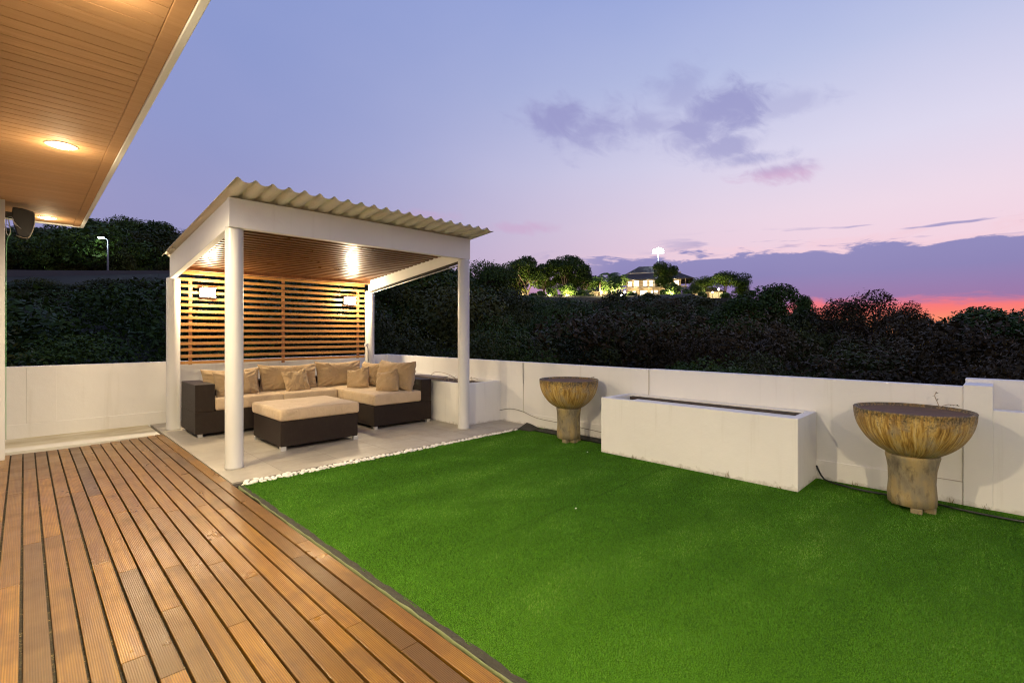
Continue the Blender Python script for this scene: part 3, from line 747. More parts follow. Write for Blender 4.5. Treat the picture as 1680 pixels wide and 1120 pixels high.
pillow('throw_pillow', sf, up(3.88, 6.56, .34, 30), .38, .38, .14, -62, 30, 14, 9, 'small pillow leaning on the large cushion at the right end', GT)

# ------------------------------------------------------------------ planters
def planter(t, x0, x1, y0, y1, h, rim, soilz, soil=MSOIL):
    bm = bmesh.new()
    box(bm, x0, x0+rim, y0, y1, -.05, h); box(bm, x1-rim, x1, y0, y1, -.05, h-.0005)
    box(bm, x0+rim, x1-rim, y0, y0+rim, -.05, h-.001); box(bm, x0+rim, x1-rim, y1-rim, y1, -.05, h-.001)
    obj('box_walls', bm, MW, t, bevel=.003)
    bm = bmesh.new(); n = 26
    g = [[bm.verts.new((x0+rim+(x1-x0-2*rim)*i/n, y0+rim+(y1-y0-2*rim)*j/(2*n), soilz+.02*nz(i*.6, j*.6, x0))) for i in range(n+1)] for j in range(2*n+1)]
    for A, B in zip(g, g[1:]):
        for i in range(n): bm.faces.new((A[i], A[i+1], B[i+1], B[i]))
    obj('soil', bm, soil, t, smooth=True)
t = thing('planter_box', 'long low white masonry planter between the two stone bowls', 'planter', (5.0, 2.3, 0))
planter(t, 4.72, 5.299, 1.26, 3.29, .615, .075, .50)
obj('cover_board', bx(4.80, 5.115, 1.36, 3.05, .565, .583), MW, t, bevel=.003)
bm = bmesh.new(); box(bm, 5.12, 5.185, 1.35, 3.16, .552, .603)
for v in bm.verts: v.co.z += .004*nz(v.co.x*30, v.co.y*7)
obj('rear_gap_strip', bm, simple('gap_dark', (.030, .019, .013), .7, var=.4, scale=20, bmp=.8, bscale=50), t, bevel=.004)  # dark strip standing in for the gap behind the cover board
t = thing('planter_box', 'white planter filled with dark soil behind the right front pavilion post', 'planter', (4.9, 7, 0))
planter(t, 4.56, 5.311, 5.60, 8.95, .61, .07, .575)
def twigs(bm, cx_, cy_, cz_, n, R, seed):
    r = random.Random(seed)
    for i in range(n):
        a = r.uniform(0, 6.28); x0_ = cx_+r.uniform(-R, R); y0_ = cy_+r.uniform(-R, R); s = r.uniform(.06, .2)
        tube(bm, curve3([(x0_, y0_, cz_), (x0_+math.cos(a)*s*.4, y0_+math.sin(a)*s*.4, cz_+s*.55), (x0_+math.cos(a)*s, y0_+math.sin(a)*s, cz_+s*r.uniform(.1, .6))], 5), .0028, 5)
MTWIG = simple('dry_twig', (.30, .23, .15), .8)
bm = bmesh.new(); twigs(bm, 4.80, 6.3, .57, 6, .14, 3); twigs(bm, 4.9, 5.8, .57, 5, .15, 5)
tube(bm, curve3([(4.72, 6.75, .58), (4.74, 6.55, .72), (4.76, 6.2, .70), (4.80, 5.95, .59)]), .004, 6)
tag(obj('dry_stems', bm, MTWIG, None, smooth=True), 'dry arching stems sticking out of the soil in the corner planter', 'dry plant')
tag(obj('plank', bx(4.49, 4.70, 6.15, 6.9, .655, .675), simple('grey_plank', (.20, .16, .125), .7, var=.25, scale=12), None, bevel=.003), 'thin brown board lying over the corner planter beside the sofa end', 'board')
bm = bmesh.new(); tube(bm, [(5.302, 5.10, .60), (5.303, 5.105, .91)], .0035, 6); tag(obj('drain_rod', bm, MHOSE, None), 'thin dark rod standing on the corner planter against the parapet', 'rod')
bm = bmesh.new(); tube(bm, curve3([(5.29, 5.595, .15), (5.285, 5.35, .20), (5.29, 5.1, .185), (5.293, 4.8, .12), (5.292, 4.3, .105), (5.293, 3.9, .085), (5.293, 3.35, .06)]), .004, 6)
tag(obj('cable', bm, simple('grey_cable', (.16, .14, .11), .6), None, smooth=True), 'thin grey cable running low along the parapet behind the small bowl', 'cable')
bm = bmesh.new(); tube(bm, curve3([(5.285, 1.255, .11), (5.24, 1.20, .03), (5.17, 1.12, .012), (5.08, .86, .012), (5.10, .5, .012), (5.04, .12, .012), (5.06, -.3, .012), (5.1, -1.2, .012)]), .008, 8)
tag(obj('garden_hose', bm, MHOSE, None, smooth=True), 'black hose lying on the turf from the long planter past the large bowl', 'hose')
# drain grate along the parapet
t = thing('drain_grate', 'black metal drain grate in the ground behind the small bowl', 'drain grate', (5.15, 4.0, 0))
bm = bmesh.new(); box(bm, 5.05, 5.056, 3.30, 4.62, -.02, .006); box(bm, 5.24, 5.246, 3.30, 4.62, -.02, .006)
y = 3.31
while y < 4.62: box(bm, 5.0565, 5.2395, y, y+.008, -.012, .004); y += .024
obj('bars', bm, MHOSE, t)

# ------------------------------------------------------------------ bowls
def bowl(cx_, cy_, R, zt, zb, rp0, rp1, label, grp, seed, tilt=0):
    t = thing('stone_bowl', label, 'bowl planter', (cx_, cy_, 0), group=grp)
    n = 14; prof = [(rp0*.62, zb-.002)]
    Hh = zt-zb
    for i in range(n+1):
        a = i/n; r = R*(math.sin((.20+.80*a)*math.pi/2))**.88; z = zb+Hh*(1-math.cos(a*math.pi/2*.94))*1.0/(1-math.cos(math.pi/2*.94))
        prof.append((max(r, rp0*.62), z-.012 if i else zb))
    # blend: nearly hemispherical
    prof = [(rp0*.9, zb)]
    for i in range(1, n+1):
        a = i/n; ang = math.radians(24+66*a*.97)
        prof.append((R*math.sin(ang), zt-.012-(Hh-.012)*math.cos(ang)/math.cos(math.radians(24))*(1 if a < 1 else 0)-0))
    prof[-1] = (R, zt-.014)
    prof += [(R+.002, zt-.006), (R-.002, zt), (R-.012, zt), (R-.018, zt-.006), (R-.034, zt-.03)]
    bm = bmesh.new(); lathe(bm, prof, 0, 0, 72, .012)
    top_ = max(v.co.z for v in bm.verts)
    me = D.meshes.new('bowl'); bm.normal_update(); bm.to_mesh(me); bm.free()
    at = me.attributes.new('grime', 'FLOAT', 'POINT'); at.data.foreach_set('value', [max(0, 1-(zt-v.co.z)/(Hh*.50))**1.1 if v.co.z < zt+1 else 0 for v in me.vertices])
    ob = finish('bowl', me, MGLAZE, t, local=True, smooth=True)
    bm = bmesh.new(); lathe(bm, [(R-.031, zt-.032), (R-.0295, zt-.022), (R*.6, zt-.021), (R*.2, zt-.022)], 0, 0, 60)
    obj('soil', bm, MRUST, t, local=True)
    pp = [(rp1*.93, .03), (rp1, .035), (rp1*1.02, .10), (rp1*.97, .2), (rp1*1.0, .30), (rp0*.95, zb-.05), (rp0, zb-.015), (rp0*.98, zb-.001)]
    bm = bmesh.new(); lathe(bm, pp, 0, 0, 48, .03)
    me = D.meshes.new('pedestal'); bm.normal_update(); bm.to_mesh(me); bm.free()
    at = me.attributes.new('grime', 'FLOAT', 'POINT'); at.data.foreach_set('value', [.12]*len(me.vertices))
    finish('pedestal', me, MPED, t, local=True, smooth=True)
    for a in (200, 255, 320, 60):
        x_ = rp1*.75*math.cos(math.radians(a)); y_ = rp1*.75*math.sin(math.radians(a))
        obj('foot', bx(x_-.035, x_+.035, y_-.035, y_+.035, -.012, .0295), MPED, t, local=True, bevel=.006)
    return t
def pedmat():
    m_, n, bs = mat('stone_pedestal')
    t = n.new('ShaderNodeTexCoord'); v = t.outputs['Object']
    mp = n.new('ShaderNodeMapping'); mp.inputs['Scale'].default_value = (1, 1, .45); n.l.new(v, mp.inputs[0])
    f = n.noise(mp.outputs[0], 6, 5, .6, .3); g = n.noise(mp.outputs[0], 22, 5, .65); h = n.noise(v, 60, 3)
    col = n.ramp(f, [(.28, (.09, .072, .05)), (.42, (.19, .16, .10)), (.55, (.28, .21, .09)), (.68, (.31, .265, .17)), (.8, (.17, .15, .14))])
    col = n.mix(n.rng(g, .50, .68, 0, .8), col, (.060, .046, .028))
    n.put(bs.inputs['Base Color'], col); bs.inputs['Roughness'].default_value = .7
    bump(n, bs, n.m('ADD', g, n.m('MULTIPLY', h, .4)), .5, .008)
    return m_
MPED = pedmat()
GBW = 'weathered bowls on pedestals'
bowl(4.90, 3.91, .372, .772, .415, .158, .146, 'smaller ochre stone bowl on a pedestal, far side of the long planter', GBW, 1)
bowl(4.91, .515, .376, .765, .415, .172, .152, 'large ochre stained stone bowl on a pedestal at the right end of the lawn', GBW, 2)
# twig plant by the big bowl
def plantlet(base, name, label, seed, hh=.13, side=(0, -1)):
    r = random.Random(seed); t = thing(name, label, 'plant', base)
    st_ = [Vector(base), Vector(base)+Vector((-.01, .015, hh*.4)), Vector(base)+Vector((-.01, .03, hh*.75)), Vector(base)+Vector((0, .02, hh))]
    st2 = [Vector(base)+Vector((0, 0, .01)), Vector(base)+Vector((side[0]*.05, side[1]*.05, .035)), Vector(base)+Vector((side[0]*.11, side[1]*.11, .03))]
    bm = bmesh.new(); tube(bm, curve3(st_, 4), .0028, 5); tube(bm, curve3(st2, 4), .0025, 5); obj('stem', bm, MTWIG, t)
    bm = bmesh.new()
    for path in (curve3(st_, 4), curve3(st2, 4)):
        for p in path[2:]:
            a = r.uniform(0, 6.28); d = Vector((math.cos(a), math.sin(a), r.uniform(-.3, .5))).normalized(); s = Vector((-d.y, d.x, .2)).normalized(); L = .020
            v = [bm.verts.new(q) for q in (p, p+d*L*.5+s*L*.28, p+d*L, p+d*L*.5-s*L*.28)]; bm.faces.new(v)
    obj('leaves', bm, MLEAF, t)
plantlet((5.17, .37, .755), 'seedling', 'small leafy twig growing from the rim of the large bowl', 4)
plantlet((5.10, 3.66, .765), 'seedling', 'tiny seedling on the rim of the small bowl', 6, .035, (0, .3))
# weeds at the planter foot and fallen bits
def weeds(name, pts, label):
    r = random.Random(9); bm = bmesh.new()
    for (x_, y_, h_) in pts:
        for i in range(7):
            a = r.uniform(0, 6.28); ln = h_*r.uniform(.5, 1.1); b = Vector((x_+r.uniform(-.02, .02), y_+r.uniform(-.02, .02), -.01)); d = Vector((math.cos(a)*.35-.2, math.sin(a)*.4, 1)); s = Vector((-math.sin(a), math.cos(a), 0))*.003
            v = [bm.verts.new(q) for q in (b-s, b+s, b+d*ln)]; bm.faces.new(v)
    tag(obj(name, bm, simple('dry_weed', (.22, .18, .09), .8)), label, 'weeds', kind='stuff')
weeds('weeds', [(4.70, 2.85, .06), (4.705, 2.3, .04), (4.70, 1.85, .09), (4.705, 1.4, .04), (4.71, 2.0, .04), (5.29, .95, .05), (5.29, .3, .05), (5.29, 0.1, .05), (5.28, 3.5, .05)], 'dry weeds sprouting at the foot of the long planter')

# ------------------------------------------------------------------ pebbles
pm = []
for s_ in range(5):
    bm = bmesh.new(); bmesh.ops.create_icosphere(bm, subdivisions=2, radius=1)
    for v in bm.verts:
        v.co *= 1+.22*nz(v.co.x*1.1+s_*7, v.co.y*1.1, v.co.z*1.1); v.co.z *= .62; v.co.x *= 1.25
    me = D.meshes.new('pebble'); bm.to_mesh(me); bm.free(); me.materials.append(MPEB); me.polygons.foreach_set('use_smooth', [True]*len(me.polygons)); pm.append(me)
r_ = random.Random(21); placed = []; tries = 0
while len(placed) < 215 and tries < 20000:
    tries += 1
    u = r_.random()**1.35; x_ = 1.40+3.62*u; wy = .052*(1-u)**.6+.012; y_ = 4.885+r_.uniform(-wy, wy*.75)-.015*(1-u); rr = r_.uniform(.012, .027)*(1-.15*u)
    if all((x_-a)**2+(y_-b)**2 > (.88*(rr+c))**2 for a, b, c in placed): placed.append((x_, y_, rr))
for i, (x_, y_, rr) in enumerate(placed):
    o = D.objects.new('pebble', pm[i % 5]); C.objects.link(o); o.location = (x_, y_, -.016+rr*.55); o.scale = (rr, rr, rr); o.rotation_euler = (r_.uniform(-.3, .3), r_.uniform(-.3, .3), r_.uniform(0, 6.28))
    tag(o, 'small white pebble in the row between the patio and the turf', 'pebble', 'white pebbles along the patio edge')
struct(obj('gravel_trench', bx(1.335, 5.04, 4.8455, 4.9445, -.058, -.018), MDARK))

# ------------------------------------------------------------------ hills and far ground
def lerp_tab(tab, v):
    for (a, b), (c, d) in zip(tab, tab[1:]):
        if v <= c: return b+(d-b)*max(0, (v-a))/(c-a)
    return tab[-1][1]
PROF = [(-60, [(12, -4.2), (30, -1.2), (54, 4.4), (57, 5.5), (66, 5.5), (70, 7.8), (112, 15.5), (150, 17), (400, 0), (4000, -40)]),
        (-22, [(12, -4.2), (30, -1.2), (54, 6.0), (57, 7.5), (66, 7.6), (70, 9.6), (112, 14.5), (150, 15), (400, 0), (4000, -40)]),
        (-12, [(12, -4.2), (30, -.8), (55, 3.), (90, 7), (150, 9), (400, 0), (4000, -40)]),
        (0, [(12, -4.2), (30, -1.8), (60, 2.2), (98, 7.8), (103, 9.4), (150, 9.6), (400, 0), (4000, -40)]),
        (22, [(12, -4.2), (30, -2.2), (60, 1.4), (98, 7.0), (103, 9.2), (135, 9.0), (400, -5), (4000, -40)]),
        (30, [(12, -4.2), (30, -3.2), (60, -1.5), (100, 0.5), (150, 0), (400, -8), (4000, -40)]),
        (60, [(12, -4.2), (30, -3.6), (60, -3.2), (100, -3.4), (150, -5), (400, -10), (4000, -40)])]
def hz_at(a, r):
    if a <= PROF[0][0]: return lerp_tab(PROF[0][1], r)
    for (a0, p0), (a1, p1) in zip(PROF, PROF[1:]):
        if a <= a1:
            t = (a-a0)/(a1-a0); t = t*t*(3-2*t); return lerp_tab(p0, r)*(1-t)+lerp_tab(p1, r)*t
    return lerp_tab(PROF[-1][1], r)
def polar(a, r):
    a = math.radians(a); return (FW[0]*math.cos(a)+RT[0]*math.sin(a))*r, (FW[1]*math.cos(a)+RT[1]*math.sin(a))*r
def ground(a, r): return hz_at(a, r)+.35*nz(*[c*.08 for c in polar(a, r)])
bm = bmesh.new(); radii = [0.5, 6, 10, 12, 16, 20, 25, 30, 36, 42, 48, 52, 55, 57, 60, 63, 66, 68, 70, 76, 84, 92, 98, 101, 104, 112, 120, 135, 150, 180, 230, 300, 400, 800, 1600, 4000]
angs = list(range(-180, 180, 5)); G = []
for r in radii:
    G.append([bm.verts.new((*polar(a, r), (ground(a, r) if r >= 12 else -4.2))) for a in angs])
for A, B in zip(G, G[1:]):
    for i in range(len(angs)): bm.faces.new((A[i-1], A[i], B[i], B[i-1]))
bm.faces.new(G[0])
bmesh.ops.recalc_face_normals(bm, faces=bm.faces[:])
struct(obj('hill', bm, MHILL, smooth=True))
# road on the left hillside with its retaining wall
def arc_strip(name, a0, a1, r0, r1, zoff0, zoff1, mat_, n=40):
    bm = bmesh.new(); g = []
    for i in range(n+1):
        a = a0+(a1-a0)*i/n; zb = hz_at(a, 61)+.15
        g.append([bm.verts.new((*polar(a, r), zb+z)) for r, z in ((r0, zoff0), (r1, zoff0), (r1, zoff1), (r0, zoff1))])
    for A, B in zip(g, g[1:]):
        for j in range(4): bm.faces.new((A[j], A[(j+1) % 4], B[(j+1) % 4], B[j]))
    bm.faces.new(g[0][::-1]); bm.faces.new(g[-1]); bmesh.ops.recalc_face_normals(bm, faces=bm.faces[:])
    return obj(name, bm, mat_)
struct(arc_strip('road', -62, -18, 57.5, 65.3, -.3, .25, MROAD))
tag(arc_strip('retaining_wall', -62, -18, 65.31, 65.9, -.4, .80, MRET), 'grey concrete retaining wall across the dark hillside at left', 'retaining wall')

# ------------------------------------------------------------------ vegetation
def crown_pts(n, lobes, r, flat=1.):
    """n leaf centres spread near the surface of several lobes; returns pos, outward normal"""
    k2 = r.integers(0, len(lobes), n); L = np.array(lobes)[k2]
    d = r.normal(size=(n, 3)); d /= np.linalg.norm(d, axis=1)[:, None]
    fl = (d[:, 2] < 0) & (r.random(n) < .6); d[fl, 2] *= -1
    rad = L[:, 3]*(.50+.52*r.random(n)**.45)
    # ragged: push in and out by clump
    rad *= 1+.16*np.sin(d[:, 0]*7+k2)*np.sin(d[:, 1]*8+2*k2)*np.sin(d[:, 2]*6)
    p = L[:, :3]+d*rad[:, None]*np.array([1, 1, flat])
    return p, d
def leaf_quads(p, d, size, r, tone_base=.5):
    n = len(p)
    nrm = d*.7+r.normal(size=(n, 3))*.7+np.array([0, 0, .35]); nrm /= np.linalg.norm(nrm, axis=1)[:, None]
    a = np.cross(nrm, r.normal(size=(n, 3))); a /= np.linalg.norm(a, axis=1)[:, None]; b = np.cross(nrm, a)
    s = size*r.uniform(.6, 1.35, n)[:, None]
    v = np.stack([p-a*s, p+b*s*.42, p+a*s, p-b*s*.42], axis=1)
    tone = np.clip(r.beta(2.2, 2.4, n)*.75+.25*r.random(n), 0, 1)
    return v, tone
def quads_mesh(name, v, tone, mats, mi=None):
    n = len(v); me = D.meshes.new(name)
    me.vertices.add(n*4); me.vertices.foreach_set('co', v.reshape(-1).astype(np.float32))
    me.loops.add(n*4); me.loops.foreach_set('vertex_index', np.arange(n*4, dtype=np.int32))
    me.polygons.add(n); me.polygons.foreach_set('loop_start', np.arange(0, n*4, 4, dtype=np.int32)); me.polygons.foreach_set('loop_total', np.full(n, 4, dtype=np.int32))
    if mi is not None: me.polygons.foreach_set('material_index', mi.astype(np.int32))
    me.update()
    at = me.attributes.new('tone', 'FLOAT', 'FACE'); at.data.foreach_set('value', tone.astype(np.float32))
    for m_ in mats: me.materials.append(m_)
    return me
def lobes_tree(r, n, R, H, spread=.62):      # crown centred over the trunk, height H above crown base
    L = []
    for i in range(n):
        a = r.uniform(0, 2*np.pi); q = r.random()**.6*R*spread; z = H*(.22+.62*r.random())*(1-.35*q/R)
        L.append((q*np.cos(a), q*np.sin(a), z, R*r.uniform(.22, .44)))
    L.append((0, 0, H*.6, R*.5))
    return L
def limbs(trunk_h, lobes, R, thick, seed, multi=1):
    bm = bmesh.new(); r = random.Random(seed)
    for q in range(multi):
        fx = (q-(multi-1)/2)*thick*2.2 if multi > 1 else 0
        top_ = Vector((fx*2.0, r.uniform(-.1, .1), trunk_h))
        tube(bm, [(fx*.4, 0, -.6), (fx*.7, 0, trunk_h*.35), (fx*1.4+r.uniform(-.1, .1), 0, trunk_h*.7), top_], [thick*1.25/(multi**.5), thick/(multi**.5), thick*.82/(multi**.5), thick*.7/(multi**.5)], 7)
        for (x_, y_, z_, rr) in lobes[q::multi]:
            e = Vector((x_, y_, trunk_h*.8+z_)); m_ = (top_+e)/2+Vector((r.uniform(-.15, .15)*R, r.uniform(-.15, .15)*R, .06*R))
            tube(bm, [top_-Vector((0, 0, .1)), m_, e], [thick*.5, thick*.3, thick*.1], 5)
            for _ in range(2):
                e2 = e+Vector((r.uniform(-1, 1), r.uniform(-1, 1), r.uniform(-.2, 1)))*rr*.9
                tube(bm, [m_, (m_+e2)/2+Vector((0, 0, .1)), e2], [thick*.22, thick*.15, thick*.05], 4)
    me = D.meshes.new('trunk'); bm.to_mesh(me); bm.free(); me.materials.append(MBARK); me.polygons.foreach_set('use_smooth', [True]*len(me.polygons))
    return me
TPL = {}
def template(key, nl, R, H, th, leaves, size, mats, thick=.22, flat=.8, multi=1, seed=0, spread=.62):
    r = np.random.default_rng(seed+100); L = lobes_tree(r, nl, R, H, spread)
    p, d = crown_pts(leaves, L, r, flat); p[:, 2] += th*.8
    v, tone = leaf_quads(p, d, size, r)
    TPL[key] = (quads_mesh('crown', v, tone, [mats]), limbs(th, L, R, thick, seed, multi))
template('broad', 15, 5.6, 5.6, 2.6, 11000, .21, MLEAF, .32, .75, 3, 1, .75)
template('dense', 13, 3.9, 7.2, 1.8, 15000, .15, MLEAF, .3, .95, 1, 2)
template('round', 11, 3.2, 4.6, 1.4, 13000, .115, MLEAF, .22, .9, 1, 3)
template('umbrella', 16, 6.0, 3.6, 3.2, 11000, .17, MLEAF, .26, .6, 2, 4, .8)
template('loose', 13, 3.0, 4.6, 2.2, 3600, .105, MLEAFB, .14, .9, 2, 5, .8)
template('spire', 9, 1.9, 6.5, 1.0, 3600, .19, MLEAF, .16, 1.1, 1, 6)
template('bright', 9, 2.4, 3.4, .9, 3200, .24, MLEAFG, .14, .9, 2, 7)
template('frangipani', 12, 2.8, 3.2, 1.4, 1700, .26, MLEAFG, .16, .8, 3, 8)
def tree(key, px, py_top, depth, height, label, name='tree', rz=None, group=None, wide=1., seed=0):
    """stand a tree so that its top reaches a photo height at this distance"""
    dx = FW[0]+RT[0]*(px-840)/FPX; dy = FW[1]+RT[1]*(px-840)/FPX
    zt = CAMZ+(547-py_top)/FPX*depth; crown, trunk = TPL[key]
    zs = max(v.co.z for v in crown.vertices) if not hasattr(tree, key) else getattr(tree, key); setattr(tree, key, zs)
    s = height/zs
    o = thing(name, label, 'tree', (dx*depth, dy*depth, zt-height), rz if rz is not None else random.uniform(0, 6.28), group)
    for nm, me in (('crown', crown), ('trunk', trunk)):
        c = D.objects.new(nm, me); C.objects.link(c); c.parent = o
    o.scale = (s*wide, s*wide, s)
    # bury deep slopes: lengthen the trunk downward with a root collar is unnecessary, the woodland hides the foot
    return o
def palm(px, py_top, depth, height, label, seed):
    r = random.Random(seed)
    dx = FW[0]+RT[0]*(px-840)/FPX; dy = FW[1]+RT[1]*(px-840)/FPX; zt = CAMZ+(547-py_top)/FPX*depth
    o = thing('palm_tree', label, 'palm tree', (dx*depth, dy*depth, zt-height), r.uniform(0, 6), 'palms beside the lit villa')
    hh = height*.78; bm = bmesh.new(); tube(bm, [(0, 0, -.5), (.1, 0, hh*.3), (.12, .1, hh*.7), (0, .1, hh)], [.26, .18, .15, .17], 8); obj('trunk', bm, MBARK, o, local=True, smooth=True)
    bm = bmesh.new()
    for i in range(20):
        a = i*2.4+r.uniform(-.2, .2); e = r.uniform(-.1, 1.15); L = r.uniform(2.3, 3.1); P_ = []
        for j in range(9):
            u = j/8; rad = L*u*math.cos(e*(1-u*.5)); P_.append(Vector((rad*math.cos(a), .1+rad*math.sin(a), hh+L*(math.sin(e)*u-.75*u*u))))
        side = Vector((-math.sin(a), math.cos(a), 0))
        for j in range(8):
            for s in (-1, 1):
                for q in (0, .5):
                    b = P_[j].lerp(P_[j+1], q); d = (P_[j+1]-P_[j]).normalized(); ln = .85*math.sin(max(.25, (j+q)/8)*math.pi*.9)+.12
                    t_ = b+side*s*ln*.8+d*ln*.45-Vector((0, 0, ln*.45)); v = [bm.verts.new(c) for c in (b, b+d*.14, t_)]; bm.faces.new(v)
    n = len(bm.faces); me = D.meshes.new('crown'); bm.to_mesh(me); bm.free(); at = me.attributes.new('tone', 'FLOAT', 'FACE'); at.data.foreach_set('value', [r.random() for _ in range(n)]); finish('crown', me, MLEAFG, o, local=True)

# named trees on the skyline, from left to right
T = tree
sk = 'trees along the left hill crest'
T('round', 160, 358, 84, 8.0, 'dark tree on the left hill crest just right of the roof overhang corner', group=sk, wide=1.3)
T('dense', 195, 362, 86, 8.0, 'dark tree on the left hill crest just right of the street lamp', group=sk, wide=1.5)
T('umbrella', 232, 359, 84, 7.5, 'spreading tree on the left hill crest midway between lamp and pavilion', group=sk, wide=1.0)
T('round', 268, 364, 88, 8.0, 'rounded tree on the left hill crest nearest the pavilion roof', group=sk, wide=1.3)
T('loose', 292, 372, 86, 8.0, 'thin-leaved tree on the left hill crest touching the pavilion roof corner', group=sk, wide=1.2)
T('umbrella', 100, 372, 84, 8.0, 'dark tree on the left hill behind the loudspeaker', group=sk, wide=1.0)
T('dense', 40, 380, 82, 8.0, 'dark tree on the left hill next to the house edge', group=sk, wide=1.5)
T('umbrella', 790, 424, 52, 6.0, 'dark spreading tree just right of the front right pavilion post', wide=.75)
T('dense', 700, 438, 40, 8.0, 'tall dark tree seen between the two right pavilion posts', wide=1.2)
T('round', 640, 452, 36, 7.0, 'dark green tree beside the far right pavilion post', wide=1.3)
T('round', 742, 436, 44, 7.5, 'dark round tree behind the front right pavilion post', wide=1.3)
T('round', 806, 452, 58, 7.0, 'dark tree at the left foot of the villa hill', wide=1.4)
T('broad', 862, 419, 112, 10.0, 'broad tree with lit pale trunks, left of the villa', wide=.92)
T('dense', 928, 415, 110, 11.0, 'tall dark tree between the broad lit tree and the palms', wide=1.2)
T('round', 955, 431, 109, 8.5, 'dark tree with bright edge leaves just left of the palms', wide=.95)
T('bright', 932, 463, 106, 4.0, 'small floodlit bright green tree below the tall dark tree', wide=1.1)
T('bright', 905, 470, 107, 3.2, 'low lit green bush at the foot of the broad tree', wide=1.2)
T('frangipani', 1008, 452, 106, 5.0, 'pale lit tree among the garden lamps in front of the villa', wide=1.0)
T('frangipani', 1100, 462, 105, 4.6, 'pale frangipani tree in front of the villa veranda', wide=1.0)
T('dense', 1092, 428, 109, 8.2, 'dense dark tree in front of the villa roof below the floodlight', wide=.95)
T('umbrella', 1190, 443, 112, 6.6, 'wide dark spreading tree right of the villa', wide=.85)
T('umbrella', 1158, 451, 113, 5.4, 'smaller spreading tree between villa and the wide dark tree', wide=.7)
T('dense', 1248, 463, 46, 7.5, 'tall black-green tree standing nearest right of the villa hill', wide=1.1)
T('round', 1205, 486, 44, 5.5, 'dark round tree left of the tall black-green tree', wide=1.3)
T('round', 1318, 482, 50, 5.0, 'small dark tree against the start of the red sky', wide=.8)
T('loose', 1425, 471, 42, 6.5, 'thin twiggy tree silhouetted against the red sunset', wide=1.15)
T('loose', 1380, 489, 43, 5.5, 'low twiggy tree left of the thin sunset tree', wide=1.2)
T('loose', 1475, 492, 44, 5.0, 'low twiggy tree right of the thin sunset tree', wide=1.0)
T('round', 1610, 500, 34, 6.0, 'dark tree at the right with a distant lamp beside it', wide=1.2)
T('dense', 1668, 503, 31, 6.5, 'dark tree at the right edge of the picture', wide=1.4)
T('round', 842, 437, 118, 8.0, 'dark tree behind and left of the broad lit tree', wide=1.2)
T('dense', 893, 431, 117, 8.5, 'dark tree filling the gap between the broad lit tree and the tall dark tree', wide=1.2)
T('round', 980, 452, 118, 5.5, 'dark tree behind the palms and the outbuilding', wide=1.3)
T('umbrella', 1140, 466, 108, 3.6, 'low pale-leaved tree in front of the dim low house', wide=.8)
T('round', 1218, 462, 112, 5.0, 'dark tree at the right end of the villa garden', wide=1.2)
gs = 'lit shrubs along the garden wall of the villa'
for px_, py_, h_, l_ in ((888, 476, 2.2, 'lit shrub at the left end of the villa garden wall'), (952, 474, 2.6, 'lit shrub between the floodlit tree and the outbuilding'), (1036, 477, 2.2, 'lit shrub below the left windows of the villa'),
                         (1062, 479, 2.0, 'lit shrub below the middle windows of the villa'), (1128, 474, 2.6, 'lit shrub below the right eave of the villa'), (1152, 478, 2.2, 'lit shrub left of the pair of lamps'), (1190, 479, 2.2, 'lit shrub right of the pair of lamps')):
    T('bright', px_, py_, 105.2, h_, l_, name='shrub', group=gs, wide=1.25)
palm(985, 447, 107, 6.2, 'lit palm leftmost in front of the villa', 1)
palm(1001, 440, 109, 7.2, 'tallest lit palm in front of the villa', 2)
palm(1017, 446, 108, 6.4, 'lit palm closest to the villa roof', 3)
palm(958, 476, 105, 2.8, 'short young palm left of the garden lamps', 5)

